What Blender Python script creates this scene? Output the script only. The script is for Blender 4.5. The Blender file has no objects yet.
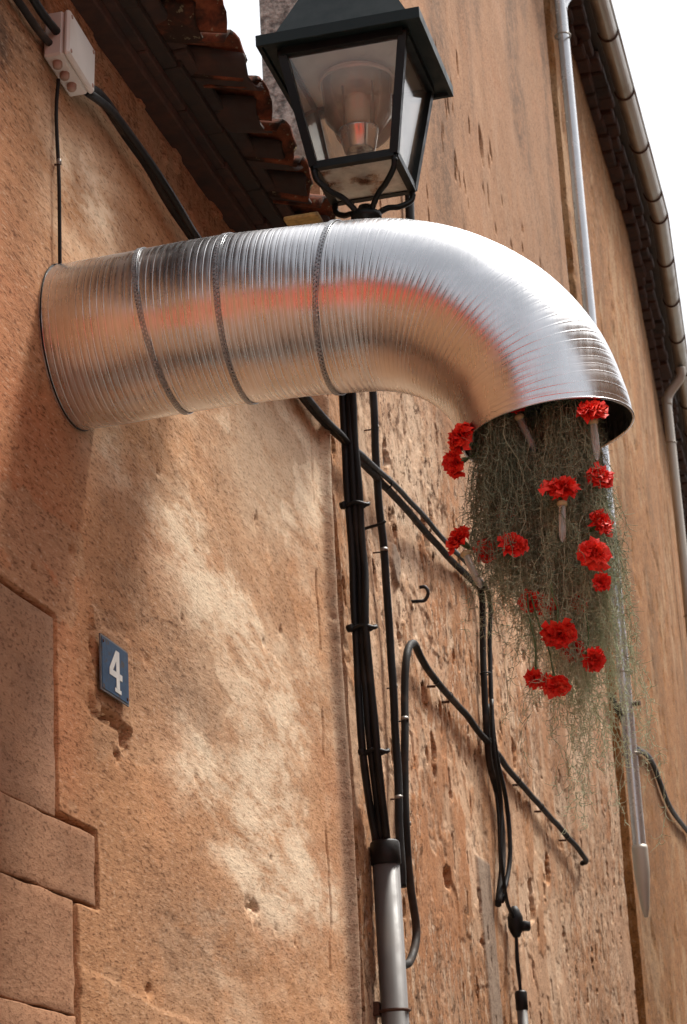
import bpy, bmesh, math, random
import numpy as np
from mathutils import Vector, Matrix
random.seed(7)
RNG = np.random.default_rng(11)
S = bpy.context.scene
COL = S.collection
R = math.radians

# ---------------------------------------------------------------- camera
cam_d = bpy.data.cameras.new('camera')
cam = bpy.data.objects.new('camera', cam_d); COL.objects.link(cam)
HD, PT, RL = R(13.2), R(18.6), R(-3.2)          # heading off the street axis, pitch up, roll
fw = Vector((-math.sin(HD)*math.cos(PT), math.cos(HD)*math.cos(PT), math.sin(PT)))
rt = Vector((math.cos(HD), math.sin(HD), 0)); up = rt.cross(fw)
rt2 = rt*math.cos(RL) + up*math.sin(RL); up2 = -rt*math.sin(RL) + up*math.cos(RL)
M = Matrix((rt2, up2, -fw)).transposed().to_4x4(); M.translation = (1.36, 0, 1.6)
cam.matrix_world = M
cam_d.sensor_fit = 'VERTICAL'; cam_d.sensor_height = 36; cam_d.sensor_width = 24
cam_d.lens = 2250/1024*36
cam_d.clip_start = 0.05; cam_d.clip_end = 600
cam_d.dof.use_dof = True; cam_d.dof.focus_distance = 4.3; cam_d.dof.aperture_fstop = 20
S.camera = cam

# ---------------------------------------------------------------- sky, sun, exposure
SUN_EL, SUN_AZ = R(60), R(38)                    # azimuth clockwise from +Y (down the street) towards +X
W = bpy.data.worlds.new('World'); S.world = W; W.use_nodes = True
nt = W.node_tree; nt.nodes.clear()
sky = nt.nodes.new('ShaderNodeTexSky'); sky.sky_type = 'NISHITA'; sky.sun_disc = False
sky.sun_elevation = SUN_EL; sky.sun_rotation = SUN_AZ
sky.dust_density = 4.0; sky.air_density = 1.0; sky.ozone_density = 1.0
hs = nt.nodes.new('ShaderNodeHueSaturation'); hs.inputs['Saturation'].default_value = 0.20   # thin white overcast
bg = nt.nodes.new('ShaderNodeBackground'); bg.inputs['Strength'].default_value = 0.10
wo = nt.nodes.new('ShaderNodeOutputWorld')
nt.links.new(sky.outputs[0], hs.inputs['Color']); nt.links.new(hs.outputs[0], bg.inputs['Color'])
nt.links.new(bg.outputs[0], wo.inputs['Surface'])
sd = bpy.data.lights.new('sun', 'SUN'); sun = bpy.data.objects.new('sun', sd); COL.objects.link(sun)
sd.energy = 2.2; sd.angle = R(12); sd.color = (1.0, 0.95, 0.87)
sdir = Vector((math.sin(SUN_AZ)*math.cos(SUN_EL), math.cos(SUN_AZ)*math.cos(SUN_EL), math.sin(SUN_EL)))
sun.rotation_euler = sdir.to_track_quat('Z', 'Y').to_euler()
S.view_settings.view_transform = 'Standard'; S.view_settings.look = 'None'
S.view_settings.gamma = 1; S.view_settings.use_curve_mapping = False
S.view_settings.exposure = 1.27
S.render.engine = 'CYCLES'
S.cycles.max_bounces = 10; S.cycles.transparent_max_bounces = 24

# ---------------------------------------------------------------- material helpers
class NT:
    def __init__(s, name):
        s.m = bpy.data.materials.new(name); s.m.use_nodes = True
        s.t = s.m.node_tree; s.t.nodes.clear()
        s.out = s.t.nodes.new('ShaderNodeOutputMaterial')
        s.co = s.t.nodes.new('ShaderNodeTexCoord').outputs['Object']
    def n(s, ty, **kw):
        k = s.t.nodes.new(ty)
        for a, b in kw.items(): setattr(k, a, b)
        return k
    def set(s, sock, v):
        if hasattr(v, 'is_output') or isinstance(v, bpy.types.NodeSocket): s.t.links.new(v, sock)
        else:
            if isinstance(v, (tuple, list)) and len(v) == 3 and sock.type == 'RGBA': v = (*v, 1)
            sock.default_value = v
    def map(s, scale=(1, 1, 1), rot=(0, 0, 0), vec=None):
        k = s.n('ShaderNodeMapping'); s.set(k.inputs['Vector'], vec or s.co)
        k.inputs['Scale'].default_value = scale; k.inputs['Rotation'].default_value = rot
        return k.outputs[0]
    def noise(s, scale, detail=4, rough=.55, vec=None, dist=0):
        k = s.n('ShaderNodeTexNoise'); s.set(k.inputs['Vector'], vec or s.co)
        k.inputs['Scale'].default_value = scale; k.inputs['Detail'].default_value = detail
        k.inputs['Roughness'].default_value = rough; k.inputs['Distortion'].default_value = dist
        return k.outputs['Fac']
    def vor(s, scale, vec=None, feature='F1'):
        k = s.n('ShaderNodeTexVoronoi', feature=feature); s.set(k.inputs['Vector'], vec or s.co)
        k.inputs['Scale'].default_value = scale
        return k.outputs['Distance']
    def ramp(s, fac, a, b, lo=0., hi=1.):
        k = s.n('ShaderNodeMapRange'); k.interpolation_type = 'SMOOTHSTEP'; s.set(k.inputs[0], fac)
        k.inputs[1].default_value = a; k.inputs[2].default_value = b
        k.inputs[3].default_value = lo; k.inputs[4].default_value = hi
        return k.outputs[0]
    def mix(s, fac, a, b, mode='MIX'):
        k = s.n('ShaderNodeMix', data_type='RGBA', blend_type=mode)
        s.set(k.inputs[0], fac); s.set(k.inputs[6], a); s.set(k.inputs[7], b)
        return k.outputs[2]
    def math(s, op, a, b=0., c=0.):
        k = s.n('ShaderNodeMath', operation=op); s.set(k.inputs[0], a); s.set(k.inputs[1], b); s.set(k.inputs[2], c)
        return k.outputs[0]
    def attr(s, name):
        k = s.n('ShaderNodeAttribute', attribute_name=name); return k.outputs['Fac']
    def bump(s, h, strength=.5, dist=.01, nrm=None):
        k = s.n('ShaderNodeBump'); s.set(k.inputs['Height'], h)
        k.inputs['Strength'].default_value = strength; k.inputs['Distance'].default_value = dist
        if nrm: s.set(k.inputs['Normal'], nrm)
        return k.outputs[0]
    def bsdf(s, **kw):
        k = s.n('ShaderNodeBsdfPrincipled')
        for a, b in kw.items(): s.set(k.inputs[a.replace('_', ' ')], b)
        s.t.links.new(k.outputs[0], s.out.inputs['Surface'])
        return k
MATS = {}
def plain(name, col, rough=.6, metal=0., var=.25, scale=30, bump=.15, bdist=.002, col2=None, **kw):
    """one-colour material with grain, a second tone in patches and fine relief"""
    t = NT(name)
    n1 = t.noise(scale, 5, .6); n2 = t.noise(scale*.18, 3, .5)
    dark = tuple(c*(1-var) for c in col)
    c = t.mix(t.ramp(n1, .3, .7), dark, col)
    if col2: c = t.mix(t.ramp(n2, .5, .68), c, col2)
    r = t.ramp(n1, .25, .75, max(.02, rough-.1), min(1, rough+.12))
    k = t.bsdf(Base_Color=c, Roughness=r, Metallic=metal, **kw)
    if bump: t.set(k.inputs['Normal'], t.bump(n1, bump, bdist))
    MATS[name] = t.m
    return t.m

# ---------------------------------------------------------------- mesh helpers
def link(o, parent=None):
    COL.objects.link(o)
    if parent: o.parent = parent
    return o
def mesh_obj(name, verts, faces, mat=None, parent=None, smooth=False):
    me = bpy.data.meshes.new(name); me.from_pydata([tuple(map(float, v)) for v in verts], [], faces)
    if mat: me.materials.append(mat)
    if smooth: me.polygons.foreach_set('use_smooth', [True]*len(me.polygons))
    return link(bpy.data.objects.new(name, me), parent)
def fast_mesh(name, V, Fq, mat=None, parent=None, smooth=True, attrs=None):
    """numpy verts (n,3), faces (m,k) with constant k"""
    me = bpy.data.meshes.new(name); V = np.asarray(V, np.float32); Fq = np.asarray(Fq, np.int32)
    m, k = Fq.shape
    me.vertices.add(len(V)); me.vertices.foreach_set('co', V.ravel())
    me.loops.add(m*k); me.loops.foreach_set('vertex_index', Fq.ravel())
    me.polygons.add(m); me.polygons.foreach_set('loop_start', np.arange(0, m*k, k, dtype=np.int32))
    try: me.polygons.foreach_set('loop_total', np.full(m, k, np.int32))
    except Exception: pass
    me.polygons.foreach_set('use_smooth', np.full(m, smooth))
    for a, arr in (attrs or {}).items():
        at = me.attributes.new(a, 'FLOAT', 'POINT'); at.data.foreach_set('value', np.asarray(arr, np.float32).ravel())
    me.update(calc_edges=True); me.validate()
    if mat: me.materials.append(mat)
    return link(bpy.data.objects.new(name, me), parent)
def from_bm(name, bm, mat=None, parent=None, smooth=False):
    me = bpy.data.meshes.new(name); bm.to_mesh(me); bm.free()
    if mat: me.materials.append(mat)
    if smooth: me.polygons.foreach_set('use_smooth', [True]*len(me.polygons))
    return link(bpy.data.objects.new(name, me), parent)
def empty(name, loc, label, cat, group=None):
    o = bpy.data.objects.new(name, None); o.location = loc; o.empty_display_size = .1; COL.objects.link(o)
    return tag(o, label, cat, group)
def tag(o, label, cat, group=None):
    o['label'] = label; o['category'] = cat
    if group: o['group'] = group
    return o
def box_bm(x0, x1, y0, y1, z0, z1, bevel=0., seg=1, bm=None):
    own = bm is None; bm = bm or bmesh.new()
    vs = [bm.verts.new((x, y, z)) for x in (x0, x1) for y in (y0, y1) for z in (z0, z1)]
    fs = [bm.faces.new([vs[i] for i in q]) for q in ((0, 1, 3, 2), (4, 6, 7, 5), (0, 4, 5, 1), (2, 3, 7, 6), (0, 2, 6, 4), (1, 5, 7, 3))]
    if bevel:
        es = list({e for f in fs for e in f.edges})
        bmesh.ops.bevel(bm, geom=es, offset=bevel, segments=seg, affect='EDGES', profile=.5)
    return bm
def box(name, b, mat, parent=None, bevel=.003):
    return from_bm(name, box_bm(*b, bevel=bevel), mat, parent)
def catmull(pts, n=8):
    P = [np.array(p, float) for p in pts]
    P = [2*P[0]-P[1]] + P + [2*P[-1]-P[-2]]
    out = []
    for i in range(1, len(P)-2):
        for k in range(n):
            t = k/n; a, b, c, d = P[i-1], P[i], P[i+1], P[i+2]
            out.append(.5*((2*b)+(c-a)*t+(2*a-5*b+4*c-d)*t*t+(-a+3*b-3*c+d)*t**3))
    out.append(P[-2]); return out
def tube_data(path, rad, sides=8, caps=True):
    """swept tube; rad scalar or list"""
    P = np.array(path, float); n = len(P)
    T = np.gradient(P, axis=0); T /= np.linalg.norm(T, axis=1)[:, None]+1e-12
    ref = np.array([1, 0, 0]) if abs(T[0][0]) < .8 else np.array([0, 1, 0])
    V = []; u = np.cross(T[0], ref); u /= np.linalg.norm(u)
    rr = np.broadcast_to(np.asarray(rad, float), (n,))
    for i in range(n):
        u = u - T[i]*(u@T[i]); u /= np.linalg.norm(u); v = np.cross(T[i], u)
        for k in range(sides):
            a = 2*math.pi*k/sides; V.append(P[i]+rr[i]*(u*math.cos(a)+v*math.sin(a)))
    Fc = []
    for i in range(n-1):
        for k in range(sides):
            a, b = i*sides+k, i*sides+(k+1) % sides; Fc.append((a, b, b+sides, a+sides))
    if caps: Fc.append(tuple(range(sides-1, -1, -1))); Fc.append(tuple((n-1)*sides+k for k in range(sides)))
    return V, Fc
def tube(name, path, rad, mat, parent=None, sides=10, smooth=True):
    if name == 'cable':                          # hand-laid: slight kinks and sag
        sd = random.uniform(0, 99); Q = np.array(path, float); t_ = np.concatenate([[0], np.cumsum(np.linalg.norm(np.diff(Q, axis=0), axis=1))])
        env = np.minimum(1, np.minimum(t_, t_[-1]-t_)/.08)[:, None]
        path = Q+env*np.stack([(vnoise(t_*7, t_*0+sd, 1)-.5)*.005, (vnoise(t_*5, t_*0+sd, 2)-.5)*.02, (vnoise(t_*5, t_*0+sd, 3)-.5)*.010], -1)
    V, Fc = tube_data(path, rad, sides); o = mesh_obj(name, V, Fc, mat, parent, False)
    if smooth:
        for p in o.data.polygons:
            if len(p.vertices) == 4: p.use_smooth = True
    return o
def merge(parts):
    V = []; Fc = []
    for v, f in parts:
        k = len(V); V += [tuple(x) for x in v]; Fc += [tuple(i+k for i in q) for q in f]
    return V, Fc
def lathe_data(prof, seg=24, c=(0, 0, 0)):
    V = []; Fc = []; n = len(prof)
    for k in range(seg):
        a = 2*math.pi*k/seg
        for r, z in prof: V.append((c[0]+r*math.cos(a), c[1]+r*math.sin(a), c[2]+z))
    for k in range(seg):
        for i in range(n-1):
            a = k*n+i; b = ((k+1) % seg)*n+i; Fc.append((a, b, b+1, a+1))
    return V, Fc
# numpy value noise
_T = np.random.default_rng(3).random((256, 256))
def vnoise(a, b, seed=0):
    a = a+seed*37.17; b = b+seed*91.7
    i = np.floor(a).astype(int); j = np.floor(b).astype(int); u = a-i; v = b-j
    u = u*u*u*(u*(u*6-15)+10); v = v*v*v*(v*(v*6-15)+10)
    g = lambda p, q: _T[p & 255, q & 255]
    return (g(i, j)*(1-u)+g(i+1, j)*u)*(1-v)+(g(i, j+1)*(1-u)+g(i+1, j+1)*u)*v
def fbm(a, b, o=4, seed=0, gain=.5):
    s = 0; w = 1; t = 0
    for k in range(o):
        s = s+w*vnoise(a*2**k, b*2**k, seed+k); t += w; w *= gain
    return s/t
def sst(x, a, b):
    t = np.clip((x-a)/(b-a), 0, 1); return t*t*(3-2*t)
def gauss(Y, Z, y, z, sy, sz): return np.exp(-((Y-y)/sy)**2-((Z-z)/sz)**2)
def grid_wall(name, ys, zs, fn, mat, parent, keep=None):
    Y, Z = np.meshgrid(ys, zs, indexing='ij'); X, attrs = fn(Y, Z)
    ny, nz = len(ys), len(zs)
    V = np.stack([X, Y, Z], -1).reshape(-1, 3)
    i, j = np.meshgrid(np.arange(ny-1), np.arange(nz-1), indexing='ij')
    a = (i*nz+j)
    Fq = np.stack([a, a+nz, a+nz+1, a+1], -1)
    if keep is not None:
        yc = (ys[:-1]+ys[1:])/2; zc = (zs[:-1]+zs[1:])/2
        Fq = Fq[keep(*np.meshgrid(yc, zc, indexing='ij'))]
    return fast_mesh(name, V, Fq.reshape(-1, 4), mat, parent, True, attrs)

# ---------------------------------------------------------------- materials
def plaster(name, base, pale, red, dirt, flake_col, grain=1., ysc=.4, gscale=1., cb=1.):
    t = NT(name); A = t.attr
    gm = t.map((1, ysc, 1)); big = t.noise(2.2, 5, .6, vec=gm); mid = t.noise(9, 7, .66, vec=gm, dist=.5); fine = t.noise(62*gscale, 6, .8, vec=gm); spk = t.noise(190*gscale, 2, .6, vec=gm)
    stre = t.noise(4, 6, .65, vec=t.map((1, ysc*1.3, .6)))
    c = t.mix(t.ramp(mid, .36, .66), tuple(x*.78 for x in base), base)
    c = t.mix(t.math('MULTIPLY', t.ramp(stre, .45, .7), .45), c, tuple(x*1.12 for x in base))
    c = t.mix(t.math('MULTIPLY', t.ramp(big, .5, .72), .5), c, red)
    c = t.mix(A('red'), c, red)
    pf = t.math('MULTIPLY', A('pale'), t.ramp(t.math('ADD', t.math('MULTIPLY', mid, .6), t.math('MULTIPLY', fine, .4)), .36, .56))
    c = t.mix(pf, c, pale)
    c = t.mix(A('flake'), c, flake_col)
    warp = t.math('ADD', mid, 0.)
    chip = t.noise(34, 4, .72, vec=t.map((1, .62, .62))); chipm = t.math('MULTIPLY', t.ramp(chip, .575, .592), A('chip'))
    lift = t.noise(22, 7, .78, vec=t.map((1, .9, .6))); liftm = t.math('MULTIPLY', t.ramp(lift, .535, .552), A('chip'))
    c = t.mix(t.math('MULTIPLY', liftm, .75), c, flake_col)
    brn = t.noise(11, 6, .75, vec=t.map((1, .7, .7))); c = t.mix(t.math('MULTIPLY', t.math('MULTIPLY', t.ramp(brn, .53, .57), A('chip')), .5), c, tuple(x*.62 for x in base))
    c = t.mix(t.math('MULTIPLY', chipm, .9), c, tuple(x*.30 for x in base))
    c = t.mix(A('cem'), c, (.30, .25, .20))
    df = t.math('MULTIPLY', A('dirt'), t.ramp(t.math('ADD', t.math('MULTIPLY', mid, .5), t.math('MULTIPLY', fine, .5)), .3, .6))
    c = t.mix(df, c, dirt)
    gw_ = t.math('SUBTRACT', 1., t.math('MULTIPLY', pf, .45))
    c = t.mix(t.math('MULTIPLY', t.math('MULTIPLY', t.ramp(fine, .50, .64), .62*grain), gw_), c, t.mix(1., c, (.50, .42, .36), 'MULTIPLY'))
    c = t.mix(t.math('MULTIPLY', t.math('MULTIPLY', t.ramp(spk, .56, .66), .75*grain), gw_), c, t.mix(1., c, (.36, .29, .25), 'MULTIPLY'))
    c = t.mix(t.math('MULTIPLY', t.ramp(spk, .42, .30), .22*grain), c, pale)
    h = t.math('ADD', t.math('MULTIPLY', fine, .7), t.math('MULTIPLY', spk, .5))
    h2 = t.math('SUBTRACT', 0., t.math('ADD', t.math('MULTIPLY', chipm, 1.), t.math('MULTIPLY', liftm, .55)))
    k = t.bsdf(Base_Color=c, Roughness=.93)
    t.set(k.inputs['Specular IOR Level'], .15)
    t.set(k.inputs['Normal'], t.bump(h, .45*grain, .005, t.bump(h2, .5*cb, .006, t.bump(mid, .10, .015))))
    return t.m
M_NEAR = plaster('ochre_plaster', (.56, .285, .135), (.84, .66, .47), (.50, .18, .075), (.13, .075, .045), (.46, .27, .15), 1., .26, 1., .6)
M_MID = plaster('peeling_orange_plaster', (.47, .215, .088), (.70, .48, .31), (.47, .18, .062), (.15, .08, .042), (.78, .58, .41), 1., .7, .8, 1.4)
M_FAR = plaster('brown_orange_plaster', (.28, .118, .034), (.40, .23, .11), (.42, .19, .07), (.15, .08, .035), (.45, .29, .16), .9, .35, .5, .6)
M_STONES = plaster('rendered_stone', (.40, .21, .115), (.52, .35, .23), (.27, .145, .10), (.12, .08, .055), (.40, .27, .18), .9)
M_STONE = plain('weathered_limestone', (.40, .27, .17), .9, 0, .45, 45, .5, .006, col2=(.30, .19, .12))
M_GSTONE = plain('grey_rubble_render', (.58, .53, .46), .95, 0, .8, 48, 1., .012, col2=(.30, .26, .21))
t = NT('old_terracotta_tile'); n1 = t.noise(32, 6, .7); n2 = t.noise(9, 4, .6); n3 = t.noise(48, 4, .7)
c = t.mix(t.ramp(n1, .3, .7), (.11, .036, .02), (.25, .072, .034)); c = t.mix(t.ramp(n2, .44, .58), c, (.045, .026, .019)); c = t.mix(t.math('MULTIPLY', t.ramp(n3, .60, .66), .6), c, (.30, .25, .15))
k = t.bsdf(Base_Color=c, Roughness=.95, Specular_IOR_Level=.1); t.set(k.inputs['Normal'], t.bump(n1, .6, .008)); M_TILE = t.m
M_TILE_D = plain('eave_shade_terracotta', (.085, .040, .026), .9, 0, .5, 30, .4, .005, col2=(.035, .022, .017))  # darker terracotta copy: the black shadow under the eaves is put into its colour
M_WOOD = plain('dark_eave_timber', (.05, .03, .02), .85, 0, .5, 25, .4, .004)
M_BLACK = plain('black_cable_rubber', (.010, .0095, .0095), .5, 0, .3, 60, .1, .001, col2=(.020, .017, .015), Specular_IOR_Level=.25)
M_BROWNBLK = plain('dusty_black_cable', (.016, .013, .011), .65, 0, .4, 50, .2, .001, col2=(.045, .03, .021), Specular_IOR_Level=.2)
M_PVC = plain('grey_pvc', (.125, .115, .108), .5, 0, .12, 12, .05, .001, col2=(.16, .135, .115))
M_IRON = plain('black_lantern_paint', (.006, .009, .009), .45, 0, .3, 40, .12, .001, col2=(.011, .016, .014), Specular_IOR_Level=.25)
M_HOOD = plain('dark_green_lantern_paint', (.007, .016, .016), .5, 0, .3, 30, .12, .001, Specular_IOR_Level=.25)
M_RUST = plain('rusty_iron', (.10, .045, .025), .8, .2, .5, 60, .4, .002)
M_STEEL = plain('clip_steel', (.30, .27, .24), .45, .8, .3, 50, .1, .001)
M_BOX = plain('aged_white_plastic', (.62, .58, .53), .5, 0, .08, 25, .05, .001, col2=(.50, .43, .37))
M_BOXD = plain('grimy_plastic', (.36, .22, .16), .6, 0, .3, 30, .1, .001)
M_ZINC = plain('zinc_sheet', (.42, .38, .33), .42, .75, .25, 8, .06, .002, col2=(.30, .26, .21))
M_ZINCB = plain('bright_zinc_pipe', (.66, .67, .68), .22, .65, .15, 6, .05, .002)
M_PAINTP = plain('cream_painted_pipe', (.52, .47, .40), .5, .3, .12, 6, .05, .002)
M_BLUE = None
t = NT('blue_enamel')
n = t.noise(90, 4, .6); e = t.noise(34, 5, .75)
c = t.mix(t.ramp(n, .3, .7), (.008, .036, .085), (.014, .058, .13))
c = t.mix(t.ramp(e, .585, .61), c, (.05, .03, .022))
t.bsdf(Base_Color=c, Roughness=.5, Specular_IOR_Level=.25); M_BLUE = t.m
M_WHITE = plain('white_enamel', (.74, .72, .66), .4, 0, .12, 80, .05, .001)
M_WEDGE = plain('worn_enamel_rim', (.16, .17, .18), .5, 0, .4, 90, .1, .001, col2=(.12, .08, .06))
# duct: spiral-ribbed aluminium
t = NT('ribbed_aluminium')
n = t.noise(9, 4, .6); n2 = t.noise(220, 3, .5, vec=t.map((1, .06, .06)))
c = t.mix(t.ramp(n, .35, .7), (.64, .64, .645), (.77, .77, .78))
k = t.bsdf(Base_Color=c, Metallic=1., Roughness=t.ramp(t.math('ADD', t.math('MULTIPLY', n, .6), t.math('MULTIPLY', n2, .4)), .3, .7, .22, .34))
M_ALU = t.m
M_BAND = plain('galvanised_strap', (.40, .42, .44), .42, .85, .3, 120, .2, .001)
# glass
def glass(name, milk, tint, rust=0., col=(.84, .79, .70)):
    t = NT(name); tr = t.n('ShaderNodeBsdfTransparent'); tr.inputs[0].default_value = (*tint, 1)
    gl = t.n('ShaderNodeBsdfGlossy'); gl.inputs['Roughness'].default_value = .06
    fr = t.n('ShaderNodeFresnel'); fr.inputs[0].default_value = 1.5
    m1 = t.n('ShaderNodeMixShader'); t.set(m1.inputs[0], t.math('MINIMUM', t.math('MULTIPLY', fr.outputs[0], 1.1), .8))
    t.t.links.new(tr.outputs[0], m1.inputs[1]); t.t.links.new(gl.outputs[0], m1.inputs[2])
    df = t.n('ShaderNodeBsdfTranslucent'); d2 = t.n('ShaderNodeBsdfDiffuse')
    if rust: col = t.mix(t.math('MULTIPLY', t.ramp(t.noise(14, 4, .6), .55, .68), rust), col, (.28, .09, .02))
    t.set(df.inputs[0], col); t.set(d2.inputs[0], col)
    ms = t.n('ShaderNodeMixShader'); ms.inputs[0].default_value = .5
    t.t.links.new(df.outputs[0], ms.inputs[1]); t.t.links.new(d2.outputs[0], ms.inputs[2])
    m2 = t.n('ShaderNodeMixShader'); t.set(m2.inputs[0], t.ramp(t.noise(11, 5, .6), .3, .75, milk*.6, milk*1.4))
    t.t.links.new(m1.outputs[0], m2.inputs[1]); t.t.links.new(ms.outputs[0], m2.inputs[2])
    t.t.links.new(m2.outputs[0], t.out.inputs['Surface'])
    return t.m
M_GLASS = glass('dusty_lantern_glass', .07, (.98, .97, .94))
M_GLASSB = glass('frosted_bottom_glass', .55, (.92, .9, .85), .9)
M_JAR = glass('clear_lamp_jar', .10, (.97, .97, .95))
M_VIAL = glass('clear_plastic_tube', .30, (.95, .96, .95), 0., (.90, .92, .90))
M_CUP = plain('polished_lamp_cup', (.85, .82, .80), .2, .8, .08, 20, .02, .001)
M_LAMPW = plain('frosted_lamp', (.90, .87, .78), .35, 0, .08, 20, .02, .001)
# plants
t = NT('grey_green_moss'); v = t.attr('tint')
c = t.mix(v, (.105, .122, .074), (.50, .55, .37))
k = t.bsdf(Base_Color=c, Roughness=.85); t.set(k.inputs['Specular IOR Level'], .2)
M_MOSS = t.m
t = NT('red_carnation_petal'); n = t.noise(60, 3, .6)
oi = t.n('ShaderNodeObjectInfo').outputs['Random']
c = t.mix(t.ramp(n, .3, .7), (.80, .016, .010), (.97, .085, .045)); c = t.mix(t.math('MULTIPLY', oi, .30), c, (.52, .004, .010))
k = t.bsdf(Base_Color=c, Roughness=.6); t.set(k.inputs['Specular IOR Level'], .25); t.set(k.inputs['Subsurface Weight'], 0.0)
M_RED = t.m
M_GREEN = plain('carnation_stem_green', (.085, .15, .05), .55, 0, .3, 60, .1, .001)
M_CAPY = plain('yellowed_rubber_cap', (.50, .42, .22), .6, 0, .2, 60, .1, .001)
M_GROUND = plain('pale_street_paving', (.20, .185, .165), .9, 0, .3, 6, .3, .01, col2=(.15, .135, .12))
M_REDWALL = plain('red_render', (.74, .075, .035), .9, 0, .25, 5, .3, .006, col2=(.66, .065, .03))
M_OPP = plain('pale_ochre_render', (.45, .31, .20), .9, 0, .25, 5, .3, .006, col2=(.36, .24, .15))
M_SHUT = plain('brown_shutter', (.12, .06, .035), .7, 0, .3, 20, .2, .002)
M_WINGL = plain('dark_window_glass', (.03, .035, .04), .08, 0, .1, 5, 0)
M_DOOR = plain('old_door_wood', (.07, .04, .025), .7, 0, .4, 20, .3, .003)

# ================================================================ SETTING
g = mesh_obj('ground', [(-60, -80, 0), (60, -80, 0), (60, 200, 0), (-60, 200, 0)], [(0, 1, 2, 3)], M_GROUND); g['kind'] = 'structure'

# ---------------------------------------------------------------- near house (number 4)
house = empty('plaster_house', (-1, 4, 0), 'low ochre plastered house with tiled eave carrying the silver duct', 'house')
def L(o):                                         # keep world coordinates while parenting to the house
    o.matrix_parent_inverse = Matrix.Translation(-o.parent.location); return o
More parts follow.
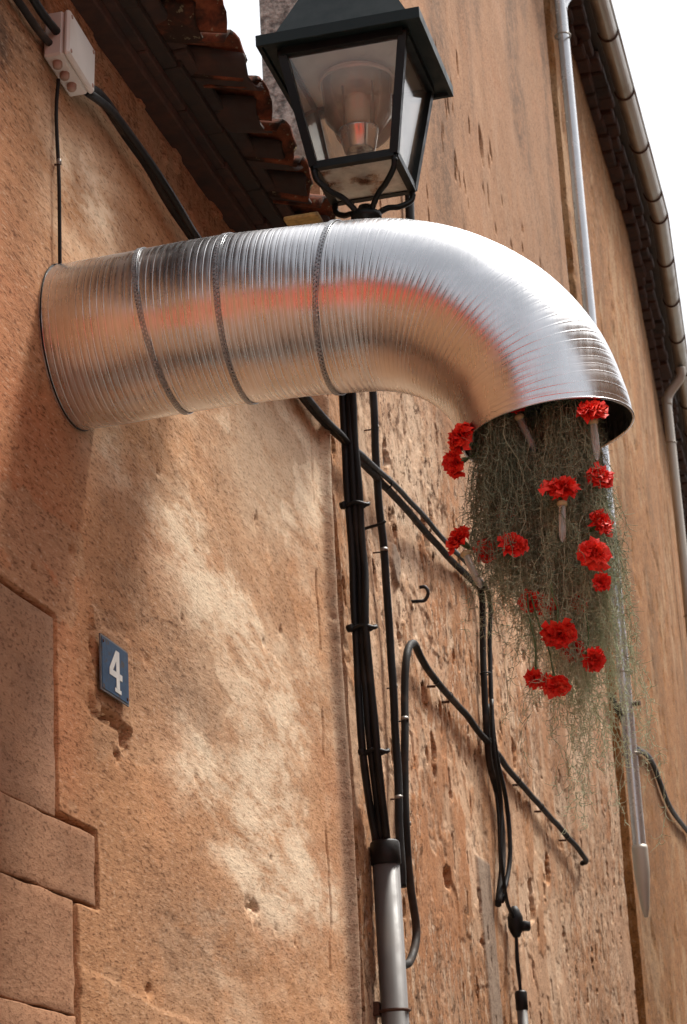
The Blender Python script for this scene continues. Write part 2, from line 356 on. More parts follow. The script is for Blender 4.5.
# plaster outline that leaves the door stones bare: list of (y_max, z_lo, z_hi) bands
def stone_sd(Y, Z):
    w = (fbm(Y*14, Z*14, 3, 21)-.5)*.012
    def rect(y1, z0, z1): return np.maximum.reduce([Y-(y1+w), (z0+w)-Z, Z-(z1+w)])
    return np.minimum.reduce([rect(3.556, 2.34, 2.709), rect(3.742, 2.222, 2.358), rect(3.636, 1.0, 2.24), rect(3.56, -1, 1.1)])
def near_fn(Y, Z):
    X = (fbm(Y*.9, Z*1.3, 3, 1)-.5)*.016 + (fbm(Y*3.5, Z*9, 4, 5)-.5)*.0035 + (fbm(Y*18, Z*45, 2, 9)-.5)*.0012
    # skim-coat steps
    f = fbm(Y*1.3+.2*fbm(Y*4, Z*8, 2, 3), Z*2.6, 5, 14, .6)
    st = sst(f, .60, .608); X = X-.0008*st
    # top strip under the eave: thinner, scaled red plaster
    top = sst(Z, 3.86, 3.885); f2 = fbm(Y*5, Z*6, 5, 31, .6); scale_ = sst(f2, .52, .53)*top
    X = X-.012*top-.007*scale_
    # rounded plaster ridge running down the joint with the next house
    X = X+.022*np.exp(-((Y-5.60-.02*np.sin(Z*3))/.03)**2)-.016*sst(Y, 5.63, 5.66)
    crack = np.abs(Y-5.43-.03*np.sin(Z*2.3)-(fbm(Z*9, Z*0+.5, 3, 77)-.5)*.05)
    X = X-.009*(1-sst(crack, .002, .010))*sst(fbm(Y*2, Z*6, 3, 78), .44, .55)
    # chipped bed round the number plate
    d = np.maximum(np.abs(Y-3.845)-.105, np.abs(Z-2.672)-.088)+(fbm(Y*20, Z*20, 3, 41)-.5)*.05
    X = X+.006*(1-sst(d, 0, .008))
    gou = gauss(Y, Z, 3.83, 2.585, .075, .010)+gauss(Y, Z, 3.915, 2.565, .018, .02)+gauss(Y, Z, 3.875, 2.53, .012, .017)+gauss(Y, Z, 3.745, 2.69, .008, .02)
    X = X-.020*gou*sst(fbm(Y*40, Z*60, 3, 55, .7), .40, .50)
    for (y, z, a, b, dp) in ((4.73, 2.36, .05, .016, .012), (4.76, 2.34, .02, .02, .015), (4.3, 2.9, .012, .016, .01), (4.55, 3.05, .01, .012, .01), (4.02, 2.11, .02, .012, .01), (4.9, 3.3, .012, .02, .012)):
        X = X-dp*gauss(Y, Z, y, z, a, b)*sst(fbm(Y*60, Z*60, 2, 56), .3, .6)
    for k in range(36):                           # small pocks
        y = RNG.uniform(3.3, 5.7); z = RNG.uniform(1.9, 4.05); a = RNG.uniform(.004, .013); X = X-RNG.uniform(.003, .009)*gauss(Y, Z, y, z, a*1.3, a)
    # trowel edge along the bottom
    X = X+.003*(1-sst(Z-2.085-.02*np.sin(Y*4)-.01*(fbm(Y*12, Z*0, 3, 61)), 0, .006))
    sd_ = stone_sd(Y, Z); rec = 1-sst(sd_, -.003, .004)
    X = X*(1-rec)-.05*rec
    n1 = fbm(Y*1.8, Z*4.2, 6, 101, .68)
    pale = .55*gauss(Y, Z, 5.1, 3.55, .5, .2)+.9*gauss(Y, Z, 3.85, 3.14, .16, .09)+1.15*gauss(Y, Z, 4.25, 3.10, .22, .11)+1.2*gauss(Y, Z, 4.7, 3.02, .26, .12)+1.15*gauss(Y, Z, 5.2, 2.90, .28, .16)+1.2*gauss(Y, Z, 4.95, 2.56, .38, .15)+.8*gauss(Y, Z, 4.45, 2.55, .25, .14)+.8*gauss(Y, Z, 5.35, 2.45, .2, .14)+.6*gauss(Y, Z, 3.75, 3.62, .22, .2)+.8*gauss(Y, Z, 5.0, 3.65, .5, .1)+.4*gauss(Y, Z, 4.3, 2.2, .2, .1)
    pale = np.clip(1.25*(pale+.28*sst(Y, 4.0, 4.5))*(.10+1.5*sst(n1, .30, .72)), 0, 1)
    red = np.clip(.85*top+.95*gauss(Y, Z, 3.42, 2.95, .20, .32)+.4*gauss(Y, Z, 3.6, 2.6, .12, .3)+.3*gauss(Y, Z, 3.3, 3.5, .15, .4), 0, 1)*(.2+1.4*fbm(Y*2, Z*5, 4, 111, .6))
    dirt = np.clip(.85*gauss(Y, Z, 3.33, 3.69, .05, .07)+.75*gauss(Y, Z, 3.3, 3.85, .35, .16)+.28*gauss(Y, Z, 4.1, 2.2, .6, .16)+.35*gauss(Y, Z, 3.4, 3.3, .15, .5)+.3*top+.55*sst(Y, 5.55, 5.68)+.45*gauss(Y, Z, 4.15, 2.85, .3, .13)+.4*gauss(Y, Z, 4.3, 2.72, .35, .08)+.25*gauss(Y, Z, 3.5, 1.95, .2, .2)+.25*gauss(Y, Z, 4.3, 2.3, .5, .1), 0, 1)
    flake = np.clip(.5*st+.7*scale_, 0, 1)*(1-rec)
    cem = .5*np.exp(-((Y-5.60)/.05)**2)
    chip = np.clip(.10+.5*top+.3*sst(Y, 5.45, 5.6), 0, 1)
    return X, dict(pale=pale, red=np.clip(red, 0, 1), dirt=dirt, flake=flake, cem=cem, chip=chip)
ys = np.concatenate([np.arange(1.2, 3.1, .05), np.arange(3.1, 5.725, .0075), [5.728]])
zs = np.concatenate([np.arange(0, 1.85, .06), np.arange(1.85, 4.06, .0048), [4.075, 4.13]])
L(grid_wall('wall', ys, zs, near_fn, M_NEAR, house, keep=lambda Y, Z: ~((Y < 3.28) & (Y > 2.2) & (Z < 2.33))))
# house body behind the plaster skin
L(box('side_wall', (-5, -.30, 1.0, 1.18, 0, 4.0), M_NEAR, house, .01))
def rough_block(name, b, mat, parent, amp=.006, n=14, seed=0):
    bm = box_bm(*b, bevel=.003, seg=2)
    bmesh.ops.subdivide_edges(bm, edges=[e for e in bm.edges if e.calc_length() > .06], cuts=n, use_grid_fill=True)
    for v in bm.verts:
        v.co.x += (float(fbm(np.array(v.co.y*16), np.array(v.co.z*16), 3, seed))-.5)*amp*2
        v.co.y += (float(fbm(np.array(v.co.x*30+seed), np.array(v.co.z*22), 2, seed+3))-.5)*amp
        v.co.z += (float(fbm(np.array(v.co.y*14), np.array(v.co.x*30+seed), 2, seed+5))-.5)*amp*1.3
    return L(from_bm(name, bm, mat, parent, True))
for i, b in enumerate(((-.30, -.002, 1.80, 3.550, 2.352, 2.703), (-.30, -.000, 3.288, 3.735, 2.2255, 2.3505), (-.30, -.003, 3.288, 3.629, 2.030, 2.2235),
                       (-.30, -.001, 3.288, 3.630, 1.70, 2.0275), (-.30, -.014, 3.268, 3.52, 1.30, 1.69), (-.30, -.012, 3.268, 3.51, .85, 1.29), (-.30, -.012, 3.268, 3.51, .42, .84), (-.30, -.012, 3.268, 3.515, 0, .41),
                       (-.30, -.012, 1.86, 2.19, 0, .8), (-.30, -.014, 1.9, 2.19, .81, 1.6), (-.30, -.010, 1.84, 2.19, 1.61, 2.342))):
    rough_block('stone_block', b, M_STONES, house, .004, 10, 200+i)
dr = L(box('door', (-.30, -.25, 2.19, 3.268, 0, 2.35), M_DOOR, house, .004))
for k in range(5):
    y = 2.20+k*.213; o = box('door_plank', (-.249, -.235, y, y+.208, .01, 2.34), M_DOOR, house, .004); L(o)
# cornice courses
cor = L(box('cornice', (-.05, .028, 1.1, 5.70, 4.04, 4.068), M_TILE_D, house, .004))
def flat_course(x1, z0, z1, w, mat, sd):
    rr = random.Random(sd); y = 1.1
    while y < 5.68:
        ww = w*rr.uniform(.85, 1.12); y1 = min(y+ww, 5.70)
        o = box('cornice_tile', (-.06, x1+rr.uniform(-.006, .006), y+.002, y1-.002, z0+rr.uniform(-.002, .002), z1), mat, cor, .003)
        y = y1
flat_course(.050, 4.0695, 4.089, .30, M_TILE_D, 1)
flat_course(.082, 4.0905, 4.110, .28, M_WOOD, 2)
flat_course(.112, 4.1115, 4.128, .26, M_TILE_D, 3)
# roof of canal tiles
slope = R(16)
roof = mesh_obj('roof', [(.06, 1.1, 4.131), (.06, 5.70, 4.131), (-4.6, 5.70, 4.131+4.7*math.tan(slope)), (-4.6, 1.1, 4.131+4.7*math.tan(slope)),
                         (.06, 1.1, 4.137), (.06, 5.70, 4.137), (-4.6, 5.70, 4.15+4.7*math.tan(slope)), (-4.6, 1.1, 4.15+4.7*math.tan(slope))],
                [(0, 3, 2, 1), (4, 5, 6, 7), (0, 1, 5, 4), (2, 3, 7, 6), (1, 2, 6, 5), (0, 4, 7, 3)], M_WOOD, house); L(roof)
def canal_mesh(name, sgn, r0, r1, ln, mat, th=.013, seg=9):
    """half-round tile; local x runs up the slope, sgn +1 cover (arched), -1 channel"""
    V = []; nl = 5
    for layer in (0, 1):
        for i in range(nl):
            f_ = i/(nl-1); r_ = (r0+(r1-r0)*f_)-(th if layer else 0)
            for k in range(seg):
                a = math.pi*k/(seg-1)
                V.append((-f_*ln+((random.random()-.6)*.016 if i == 0 and layer == 0 else 0), r_*math.cos(a)+(random.random()-.5)*.004, sgn*(r_*math.sin(a))*(.62 if sgn > 0 else .50)+(random.random()-.5)*.005))
    Fc = []; o2 = nl*seg
    for i in range(nl-1):
        for k in range(seg-1):
            a = i*seg+k; q = (a, a+1, a+seg+1, a+seg); Fc.append(q); Fc.append(tuple(x+o2 for x in q[::-1]))
    for k in range(seg-1): Fc.append((k, k+o2, k+1+o2, k+1)); a = (nl-1)*seg+k; Fc.append((a, a+1, a+1+o2, a+o2))
    for i in range(nl-1):
        a = i*seg; Fc.append((a, a+seg, a+seg+o2, a+o2)); a = i*seg+seg-1; Fc.append((a, a+o2, a+seg+o2, a+seg))
    me = bpy.data.meshes.new(name); me.from_pydata(V, [], Fc); me.materials.append(mat)
    me.polygons.foreach_set('use_smooth', [True]*len(me.polygons))
    return me
cov = [canal_mesh('cover_tile', 1, .090, .074, .44, M_TILE) for _ in range(3)]
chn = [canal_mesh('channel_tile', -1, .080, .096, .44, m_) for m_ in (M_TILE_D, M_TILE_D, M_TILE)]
pitch = .205
for j in range(5):
    for i in range(23):
        y = 1.16+i*pitch
        if y > 5.62: continue
        for kind in (0, 1):
            me = random.choice(cov if kind else chn)
            o = bpy.data.objects.new('cover_tile' if kind else 'channel_tile', me); link(o, roof)
            d = j*.36+random.uniform(-.03, .03)
            yy = y+(pitch/2 if kind else 0)
            if kind and yy > 5.62: yy = 5.615
            xx = (.215 if kind else .195)-d*math.cos(slope); zz = (4.077 if kind else 4.108)+d*math.sin(slope)+j*.004
            if not kind: zz += .012
            o.location = (xx, yy+random.uniform(-.006, .006), zz+random.uniform(-.004, .004))
            o.rotation_euler = (random.uniform(-.12, .12), slope+random.uniform(-.05, .05), random.uniform(-.06, .06))

# ---------------------------------------------------------------- middle house
mid = empty('tall_peeling_house', (-1, 9, 0), 'tall house with peeling orange plaster beyond the low tiled eave', 'house')
PITS = [(RNG.uniform(5.75, 11.8), RNG.uniform(2.1, 6.5), RNG.uniform(.008, .016), RNG.uniform(.018, .065), RNG.uniform(.018, .04)) for _ in range(320)]
PITS += [(y, z, a, b, .035) for (y, z, a, b) in ((7.45, 4.62, .05, .05), (8.0, 4.60, .06, .06), (8.1, 4.42, .05, .05), (6.78, 3.30, .03, .05), (6.85, 3.12, .03, .09), (7.1, 3.08, .03, .05), (7.0, 3.9, .05, .08), (9.0, 5.8, .06, .07), (9.3, 5.6, .05, .06), (8.9, 6.3, .05, .10), (7.9, 3.6, .05, .06), (8.4, 3.45, .05, .07), (6.5, 4.0, .04, .06), (6.55, 3.78, .03, .08), (6.95, 2.75, .05, .04), (8.6, 2.9, .05, .09), (9.1, 3.1, .06, .07))]
def mid_fn(Y, Z):
    wy = Y+.10*(fbm(Y*6, Z*6, 3, 301)-.5); wz = Z+.10*(fbm(Y*6, Z*6, 3, 302)-.5)
    X = (fbm(Y*.9, Z*.9, 3, 2)-.5)*.03+(fbm(Y*3, Z*4, 3, 6)-.5)*.006+(fbm(Y*30, Z*50, 2, 7)-.5)*.0015
    low = 1-sst(Z+.25*np.sin(Y*1.7)-.16*(Y-6), 3.9, 4.7)     # rougher below
    f = fbm(wy*2.3, wz*1.7, 5, 15, .6); fl = sst(f, .515, .521)
    f3 = fbm(wy*5.1+9, wz*3.3, 4, 18, .6); fl3 = sst(f3, .575, .582)
    f4 = fbm(wy*1.6+4, wz*1.2, 5, 19, .6); fl4 = sst(f4, .60, .605)
    X = X-.0025*fl*(low)-.003*fl3*(.15+.85*low)-.004*fl4*low-.0015*sst(fbm(wy*9, wz*8, 4, 25, .65), .57, .575)*low
    wy2 = Y+.045*(fbm(Y*18, Z*18, 3, 305)-.5); wz2 = Z+.06*(fbm(Y*25, Z*25, 3, 306)-.5)
    holes = np.zeros_like(Y)
    for (y, z, a, b, dp) in PITS:
        i0, i1 = np.searchsorted(Y[:, 0], (y-.2, y+.2)); j0, j1 = np.searchsorted(Z[0], (z-.3, z+.3))
        s = np.s_[i0:i1, j0:j1]
        X[s] -= dp*(1-sst(((wy2[s]-y)/a)**2+((wz2[s]-z)/b)**2, .6, 1.05))
    X = X+.012*(1-sst(np.abs(Y-5.76), .0, .03))*0
    # smooth cement repair strips
    cem = np.clip((1-sst(np.maximum(np.abs(Y-7.62-.02*np.sin(Z*6))-.10, Z-2.90), 0, .02))+(1-sst(((wy2-6.49)/.06)**2+((wz2-3.65)/.06)**2, .7, 1.1)), 0, 1)
    X = X*(1-cem*.7)+.004*cem
    n1 = fbm(Y*2.0, Z*2.0, 4, 131, .6)
    pale = np.clip(.6*low*sst(n1, .45, .75)+.35*sst(f3, .5, .58)*low+.15, 0, 1)
    red = np.clip(.5*sst(fbm(Y*1.5, Z*1.1, 4, 141), .5, .7)*low, 0, 1)
    stain = fbm(Y*1.2, Z*.45, 5, 151, .6)
    dirt = np.clip((.75*sst(stain, .48, .72)+.22)*(1-low)+.30*sst(fbm(Y*3, Z*1.5, 4, 152), .55, .75)*low+.25*gauss(Y, Z, 7.0, 4.8, 1.5, .7), 0, 1)
    flake = np.clip(.30*fl*low+.25*fl3*low+.08*fl3*(1-low), 0, 1)*(1-cem)
    X -= .07*sst(Y, 11.74, 11.79)
    dirt = np.clip(dirt+.34*sst(Y+.6*(fbm(Y, Z*.8, 4, 195)-.5), 7.6, 11.0)+.3*(1-sst(Z, 2.3, 3.2)), 0, 1)
    X[0, :] = -.12; X[-1, :] = -.12
    return X, dict(pale=pale, red=red, dirt=dirt, flake=flake, cem=cem*.8+.12*(1-low), chip=np.clip((.12+.88*low)*(1-cem)*sst(fbm(Y*1.8, Z*1.5, 4, 191, .6), .30, .56), 0, 1))
ys = np.concatenate([[5.722], np.arange(5.73, 8.8, .010), np.arange(8.8, 12.04, .02), [12.05]])
zs = np.concatenate([np.arange(0, 2.05, .07), np.arange(2.05, 5.2, .0055), np.arange(5.2, 9.75, .02)])
L(grid_wall('wall', ys, zs, mid_fn, M_MID, mid))
gw = L(box('gable_wall', (-.150, -.035, 5.70, 12.0, 0, 9.7), M_GSTONE, mid, .006))

# ---------------------------------------------------------------- far house with gutter
far = empty('far_orange_house', (-1, 15, 0), 'far orange brown house with grey gutter at the right', 'house')
KY = 15.9; TA = math.tan(R(3.0))
def bend(Y): return -np.maximum(0, Y-KY)*TA
def far_fn(Y, Z):
    wy = Y+.12*(fbm(Y*5, Z*5, 3, 401)-.5)
    X = bend(Y)+(fbm(Y*.7, Z*.7, 3, 3)-.5)*.03+(fbm(Y*2.5, Z*4, 4, 8)-.5)*.006
    f3 = fbm(wy*3, Z*2, 4, 28, .6); fl = sst(f3, .58, .595); X = X-.003*fl
    p = fbm(wy*7, Z*5, 3, 38, .6); pit = sst(p, .70, .74); X = X-.010*pit
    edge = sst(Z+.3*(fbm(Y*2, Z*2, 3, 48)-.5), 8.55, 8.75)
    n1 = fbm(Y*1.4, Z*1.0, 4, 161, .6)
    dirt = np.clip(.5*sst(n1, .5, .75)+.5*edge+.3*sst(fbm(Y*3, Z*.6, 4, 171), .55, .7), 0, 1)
    X[0, :] = -.16
    return X, dict(pale=.18*sst(f3, .45, .6), red=.5*sst(fbm(Y, Z*.5, 3, 181), .45, .65), dirt=dirt, flake=.5*fl, cem=0*Y, chip=.55+0*Y)
ys = np.concatenate([np.arange(12.055, 26.0, .035)]); zs = np.arange(0, 9.13, .03)
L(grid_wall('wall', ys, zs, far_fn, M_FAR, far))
def far_pt(y, x, z): return (float(bend(np.array(y)))+x, y, z)
# eave: soffit board, rough corbel tiles in two courses
def strip(name, x0, x1, z0, z1, mat, parent, ya=12.02, yb=26):
    pts = [ya, KY, yb]; V = []; Fc = []
    for y in pts: V += [far_pt(y, x0, z0), far_pt(y, x1, z0), far_pt(y, x1, z1), far_pt(y, x0, z1)]
    for i in range(2):
        for k in range(4): a = i*4+k; b = i*4+(k+1) % 4; Fc.append((a, b, b+4, a+4))
    Fc += [(3, 2, 1, 0), (8, 9, 10, 11)]
    return L(mesh_obj(name, V, Fc, mat, parent))
ev = strip('eave', -.2, .20, 9.215, 9.25, M_WOOD, far)
def corbel(x1, z0, z1, w, mat, sd):
    rr = random.Random(sd); y = 12.04
    while y < 24:
        ww = w*rr.uniform(.8, 1.2); b = float(bend(np.array(y+ww/2)))
        o = box('corbel_tile', (b-.15, b+x1+rr.uniform(-.02, .02), y+.008, y+ww-.008, z0+rr.uniform(-.012, .012), z1), mat, far, .012); L(o)
        y += ww
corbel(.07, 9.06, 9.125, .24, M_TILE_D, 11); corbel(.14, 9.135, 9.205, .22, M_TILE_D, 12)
rf = mesh_obj('roof', [far_pt(12.02, .24, 9.26), far_pt(KY, .24, 9.26), far_pt(26, .24, 9.26), (-1.1, 26, 9.60), (-.55, KY, 9.52), (-.45, 12.02, 9.50)], [(0, 1, 4, 5), (1, 2, 3, 4)], M_TILE, far); L(rf)

# ================================================================ REST OF THE PLACE (mirrored in the metal)
def plain_house(name, label, x0, x1, y0, y1, h, mat, face, wins, pitch=.35):
    e = empty(name, ((x0+x1)/2, (y0+y1)/2, 0), label, 'house')
    L(box('wall', (x0, x1, y0, y1, 0, h), mat, e, .02))
    ov = .35; xm = (x0+x1)/2; ym = (y0+y1)/2
    if face == 'y':
        hh = h+(y1-y0)/2*pitch
        V = [(x0-ov, y0-ov, h), (x1+ov, y0-ov, h), (x1+ov, ym, hh), (x0-ov, ym, hh), (x1+ov, y1+ov, h), (x0-ov, y1+ov, h)]
        Fc = [(0, 1, 2, 3), (3, 2, 4, 5)]
    else:
        hh = h+(x1-x0)/2*pitch
        V = [(x0-ov, y0-ov, h), (x0-ov, y1+ov, h), (xm, y1+ov, hh), (xm, y0-ov, hh), (x1+ov, y1+ov, h), (x1+ov, y0-ov, h)]
        Fc = [(0, 3, 2, 1), (3, 5, 4, 2)]
    k = len(V); V2 = V+[(a, b, c+.14) for a, b, c in V]
    Fc = [f[::-1] for f in Fc]+[tuple(i+k for i in f) for f in Fc]
    if face == 'y': Fc += [(0, 1, 1+k, k), (4, 5, 5+k, 4+k)]
    else: Fc += [(1, 0, k, 1+k), (5, 4, 4+k, 5+k)]
    L(mesh_obj('roof', V2, Fc, M_TILE, e))
    for (u, z, w, hgt) in wins:
        if face == 'y':
            L(box('window', (u-w/2, u+w/2, y1-.02, y1+.004, z, z+hgt), M_WINGL, e, 0))
            for s in (-1, 1): L(box('shutter', (u+s*(w*.76)-w*.25, u+s*(w*.76)+w*.25, y1+.005, y1+.04, z-.03, z+hgt+.03), M_SHUT, e, .004))
            L(box('sill', (u-w*.6, u+w*.6, y1, y1+.08, z-.09, z-.034), M_STONE, e, .004))
        else:
            L(box('window', (x0-.004, x0+.02, u-w/2, u+w/2, z, z+hgt), M_WINGL, e, 0))
            for s in (-1, 1): L(box('shutter', (x0-.04, x0-.005, u+s*(w*.76)-w*.25, u+s*(w*.76)+w*.25, z-.03, z+hgt+.03), M_SHUT, e, .004))
            L(box('sill', (x0-.08, x0, u-w*.6, u+w*.6, z-.09, z-.034), M_STONE, e, .004))
    return e
plain_house('red_house', 'low red rendered house across the square, seen only mirrored in the duct', -14, 14, -13, -6.2, 4.9, M_REDWALL, 'y',
            [(-8, 1.2, 1.0, 1.5), (-3, 1.2, 1.0, 1.5), (3, 1.2, 1.0, 1.5), (8, 1.2, 1.0, 1.5)])
plain_house('ochre_house', 'pale ochre house across the street, seen only mirrored in the duct', 4.5, 11, 2.5, 24, 6.8, M_OPP, 'x',
            [(5, 1.3, .9, 1.4), (9, 1.3, .9, 1.4), (13, 1.3, .9, 1.4), (17, 1.3, .9, 1.4)])

# ================================================================ OBJECTS
# ---------------------------------------------------------------- silver duct
duct = empty('ventilation_duct', (0, 3.65, 3.257), 'big ribbed silver aluminium duct elbow sticking out of the wall', 'duct')
axis = catmull([(-.03, 3.65, 3.252), (.12, 3.65, 3.255), (.27, 3.65, 3.259), (.40, 3.65, 3.257), (.52, 3.65, 3.251), (.62, 3.65, 3.240), (.71, 3.65, 3.206), (.787, 3.65, 3.148), (.843, 3.65, 3.072), (.870, 3.65, 2.992), (.876, 3.65, 2.955)], 60)
axis = np.array(axis); sl = np.concatenate([[0], np.cumsum(np.linalg.norm(np.diff(axis, axis=0), axis=1))]); SL = sl[-1]
def ax_at(s):
    p = np.array([np.interp(s, sl, axis[:, k]) for k in range(3)])
    a = np.array([np.interp(max(s-.012, 0), sl, axis[:, k]) for k in range(3)]); b = np.array([np.interp(min(s+.012, SL), sl, axis[:, k]) for k in range(3)])
    t_ = (b-a)/np.linalg.norm(b-a); return p, t_
PR = .0132; ph = [.0, .12, .24, .36, .44, .47, .5, .53, .56, .64, .76, .88]
ss = [(k+p)*PR for k in range(int(SL/PR)+1) for p in ph]; ss = [s for s in ss if s < SL-.004]+[SL-.003, SL]
SEG = 112; th = np.linspace(0, 2*math.pi, SEG, endpoint=False)
def duct_r(s): return .1555-.006*max(0, (s-.6)/(SL-.6))
def duct_shell(off, rib):
    V = []
    for s in ss:
        p, t_ = ax_at(s); u = np.array([0, 1, 0.]); v = np.cross(t_, u)
        q = (s/PR) % 1
        # spiral seam: the lip phase drifts once round the circumference
        r_ = duct_r(s)+off+rib*(.00022*max(0., 1-((q-.5)/.06)**2)*(1+.35*math.sin(s*61))+.00013*math.cos(2*math.pi*q))
        dent = (vnoise(np.cos(th)*1.8+4, np.sin(th)*1.8+s*7, 3)-.5)*.0022+(vnoise(np.cos(th)*4+9, np.sin(th)*4+s*22, 5)-.5)*.0005
        rr_ = (r_+dent)[:, None] if hasattr(dent, '__len__') else r_
        V.append(p+rr_*(np.cos(th)[:, None]*u+np.sin(th)[:, None]*v))
    return np.concatenate(V)
Vo = duct_shell(0, 1.); Vi = duct_shell(-.0016, .8); nr = len(ss)
i, k = np.meshgrid(np.arange(nr-1), np.arange(SEG), indexing='ij'); a = i*SEG+k; b = i*SEG+(k+1) % SEG
Fo = np.stack([a, b, b+SEG, a+SEG], -1).reshape(-1, 4); Fi = Fo[:, ::-1]+nr*SEG
kk = np.arange(SEG); e0 = (nr-1)*SEG
Fr = np.stack([e0+kk, e0+(kk+1) % SEG, e0+(kk+1) % SEG+nr*SEG, e0+kk+nr*SEG], -1)
L(fast_mesh('duct_body', np.concatenate([Vo, Vi]), np.concatenate([Fo, Fi, Fr]), M_ALU, duct))
# rolled hem at the mouth and mortar collar at the wall
def ring_path(s, r, n=72):
    p, t_ = ax_at(s); u = np.array([0, 1, 0.]); v = np.cross(t_, u)
    return [p+r*(u*math.cos(2*math.pi*k/n)+v*math.sin(2*math.pi*k/n)) for k in range(n+1)]
L(tube('rim', ring_path(SL-.001, .1500), .0022, M_ALU, duct, 6))
L(tube('wall_gasket', ring_path(.032, .1562), .0018, M_BROWNBLK, duct, 6))
# perforated straps
def strap(s0, amp, w=.0048, cells=120):
    V = []; Fc = []
    def P(a, v_):
        s = s0+amp*math.sin(a)*-1+v_; p, t_ = ax_at(s); uu = np.array([0, 1, 0.]); vv = np.cross(t_, uu)
        return tuple(p+(duct_r(s)+.0030)*(uu*math.cos(a)+vv*math.sin(a)))
    da = 2*math.pi/cells
    for row in (-1, 1):
        for c_ in range(cells):
            a0 = c_*da+(da/2 if row > 0 else 0); ac = a0+da/2; vc = row*w/2
            base = len(V)
            for (x, y) in ((-.5, -.5), (0, -.5), (.5, -.5), (.5, 0), (.5, .5), (0, .5), (-.5, .5), (-.5, 0)): V.append(P(ac+x*da, vc+y*w))
            for q in range(8):
                an = R(-135+45*q); V.append(P(ac+math.cos(an)*.30*da, vc+math.sin(an)*.34*w))
            for q in range(8): Fc.append((base+q, base+(q+1) % 8, base+8+(q+1) % 8, base+8+q))
    o = L(mesh_obj('perforated_strap', V, Fc, M_BAND, duct))
    md = o.modifiers.new('thick', 'SOLIDIFY'); md.thickness = .0009
strap(.030+.186, .0165); strap(.030+.332, .003); strap(.030+.516, -.010)

# ---------------------------------------------------------------- moss
def moss(name, label, strands, curls, seed):
    """strands: list of (root xyz, length, drift xy, tint); one continuous tangle of thin curling threads"""
    rng = np.random.default_rng(seed); P = []; TI = []; CU = []; CT = []
    for (root, ln, drift, ti) in strands:
        n = max(6, int(ln/.016)); p = np.array(root, float); pts = [p.copy()]; w = rng.normal(size=3)*.3
        for q in range(n):
            w = w*.45+rng.normal(size=3)*.6
            p = p+np.array([drift[0]/n+w[0]*.0058, drift[1]/n+w[1]*.0058, -ln/n+w[2]*.004]); pts.append(p.copy())
        P.append(np.array(pts)); TI.append(np.clip(ti+.35*np.linspace(0, 1, len(pts))*min(1, ln/.4), 0, 1))
        nc = int(curls*ln)
        if nc:
            o = np.array(pts)[rng.integers(0, len(pts), nc)]; d = rng.normal(size=(nc, 3)); d[:, 2] -= .35; d /= np.linalg.norm(d, axis=1)[:, None]
            ax_ = rng.normal(size=(nc, 3)); ax_ /= np.linalg.norm(ax_, axis=1)[:, None]; L_ = rng.uniform(.008, .025, nc)[:, None]; m = 6
            ang = rng.uniform(.2, .7, nc)[:, None]; ca, sa = np.cos(ang), np.sin(ang); x = o.copy(); cp = [x.copy()]
            for q in range(m):
                d = d*ca+np.cross(ax_, d)*sa+ax_*(ax_*d).sum(1)[:, None]*(1-ca); d[:, 2] -= .05; x = x+d*L_/m; cp.append(x.copy())
            CU.append(np.stack(cp, 1)); CT.append(np.clip(ti+rng.normal(size=nc)*.16+.35*(root[2]-o[:, 2])/.5, 0, 1))
    V = []; Fq = []; T = []; base = 0
    def sweep(pts, r_, ti):                        # (n strands, points, 3) at once
        nonlocal base
        m_, n, _ = pts.shape; off = rng.uniform(0, 6.28)
        d = np.gradient(pts, axis=1); d /= np.linalg.norm(d, axis=2)[..., None]+1e-9
        u = np.cross(d, np.array((.3, .9, .2))); u /= np.linalg.norm(u, axis=2)[..., None]+1e-9; v = np.cross(d, u)
        taper = np.linspace(1.1, .55, n)[None, :, None]
        ring = np.stack([pts+r_*taper*(u*math.cos(off+2.094*k_)+v*math.sin(off+2.094*k_)) for k_ in range(3)], 2)
        V.append(ring.reshape(-1, 3)); T.append(np.repeat(ti.reshape(-1), 3))
        q_, i_, k_ = np.meshgrid(np.arange(m_), np.arange(n-1), np.arange(3), indexing='ij'); a_ = base+q_*n*3+i_*3+k_; b_ = base+q_*n*3+i_*3+(k_+1) % 3
        Fq.append(np.stack([a_, b_, b_+3, a_+3], -1).reshape(-1, 4)); base += m_*n*3
    for pts, ti in zip(P, TI): sweep(pts[None], .00065, ti)
    CU = np.concatenate(CU); CT = np.concatenate(CT); sweep(CU, .00048, np.repeat(CT[:, None], CU.shape[1], 1))
    o = fast_mesh(name, np.concatenate(V), np.concatenate(Fq), M_MOSS, None, True, dict(tint=np.concatenate(T)))
    return tag(o, label, 'moss', 'hanging moss in the duct mouth')
rg = np.random.default_rng(42)
def clump(cx, cy, sx, sy, n, l0, l1, z0, t0, t1, dx=0.):
    """strands gathered in tufts of a dozen or so, each tuft with its own length and tone"""
    out = []; tufts = []
    for _ in range(max(5, n//9)):
        a, r_ = rg.uniform(0, 6.283), math.sqrt(rg.uniform(0, 1)); tufts.append((cx+sx*r_*math.cos(a), cy+sy*r_*math.sin(a), rg.uniform(.75, 1.12), rg.uniform(0, 1), rg.normal()*.010, rg.normal()*.02))
    for q in range(n):
        x, y, lf, tt, ddx, ddy = tufts[q % len(tufts)]
        ln = rg.uniform(l0, l1)*lf; x = x+rg.normal()*.009; y = y+rg.normal()*.012
        rad_ = math.hypot(x-.876, y-3.65)
        if rad_ > .132: x = .876+(x-.876)*.132/rad_; y = 3.65+(y-3.65)*.132/rad_
        out.append(((x, y, z0-.03+rg.uniform(-.05, .03)), ln, (dx+ddx+rg.normal()*.005, ddy+rg.normal()*.008), t0+(t1-t0)*np.clip(tt+rg.normal()*.2, 0, 1)))
    return out
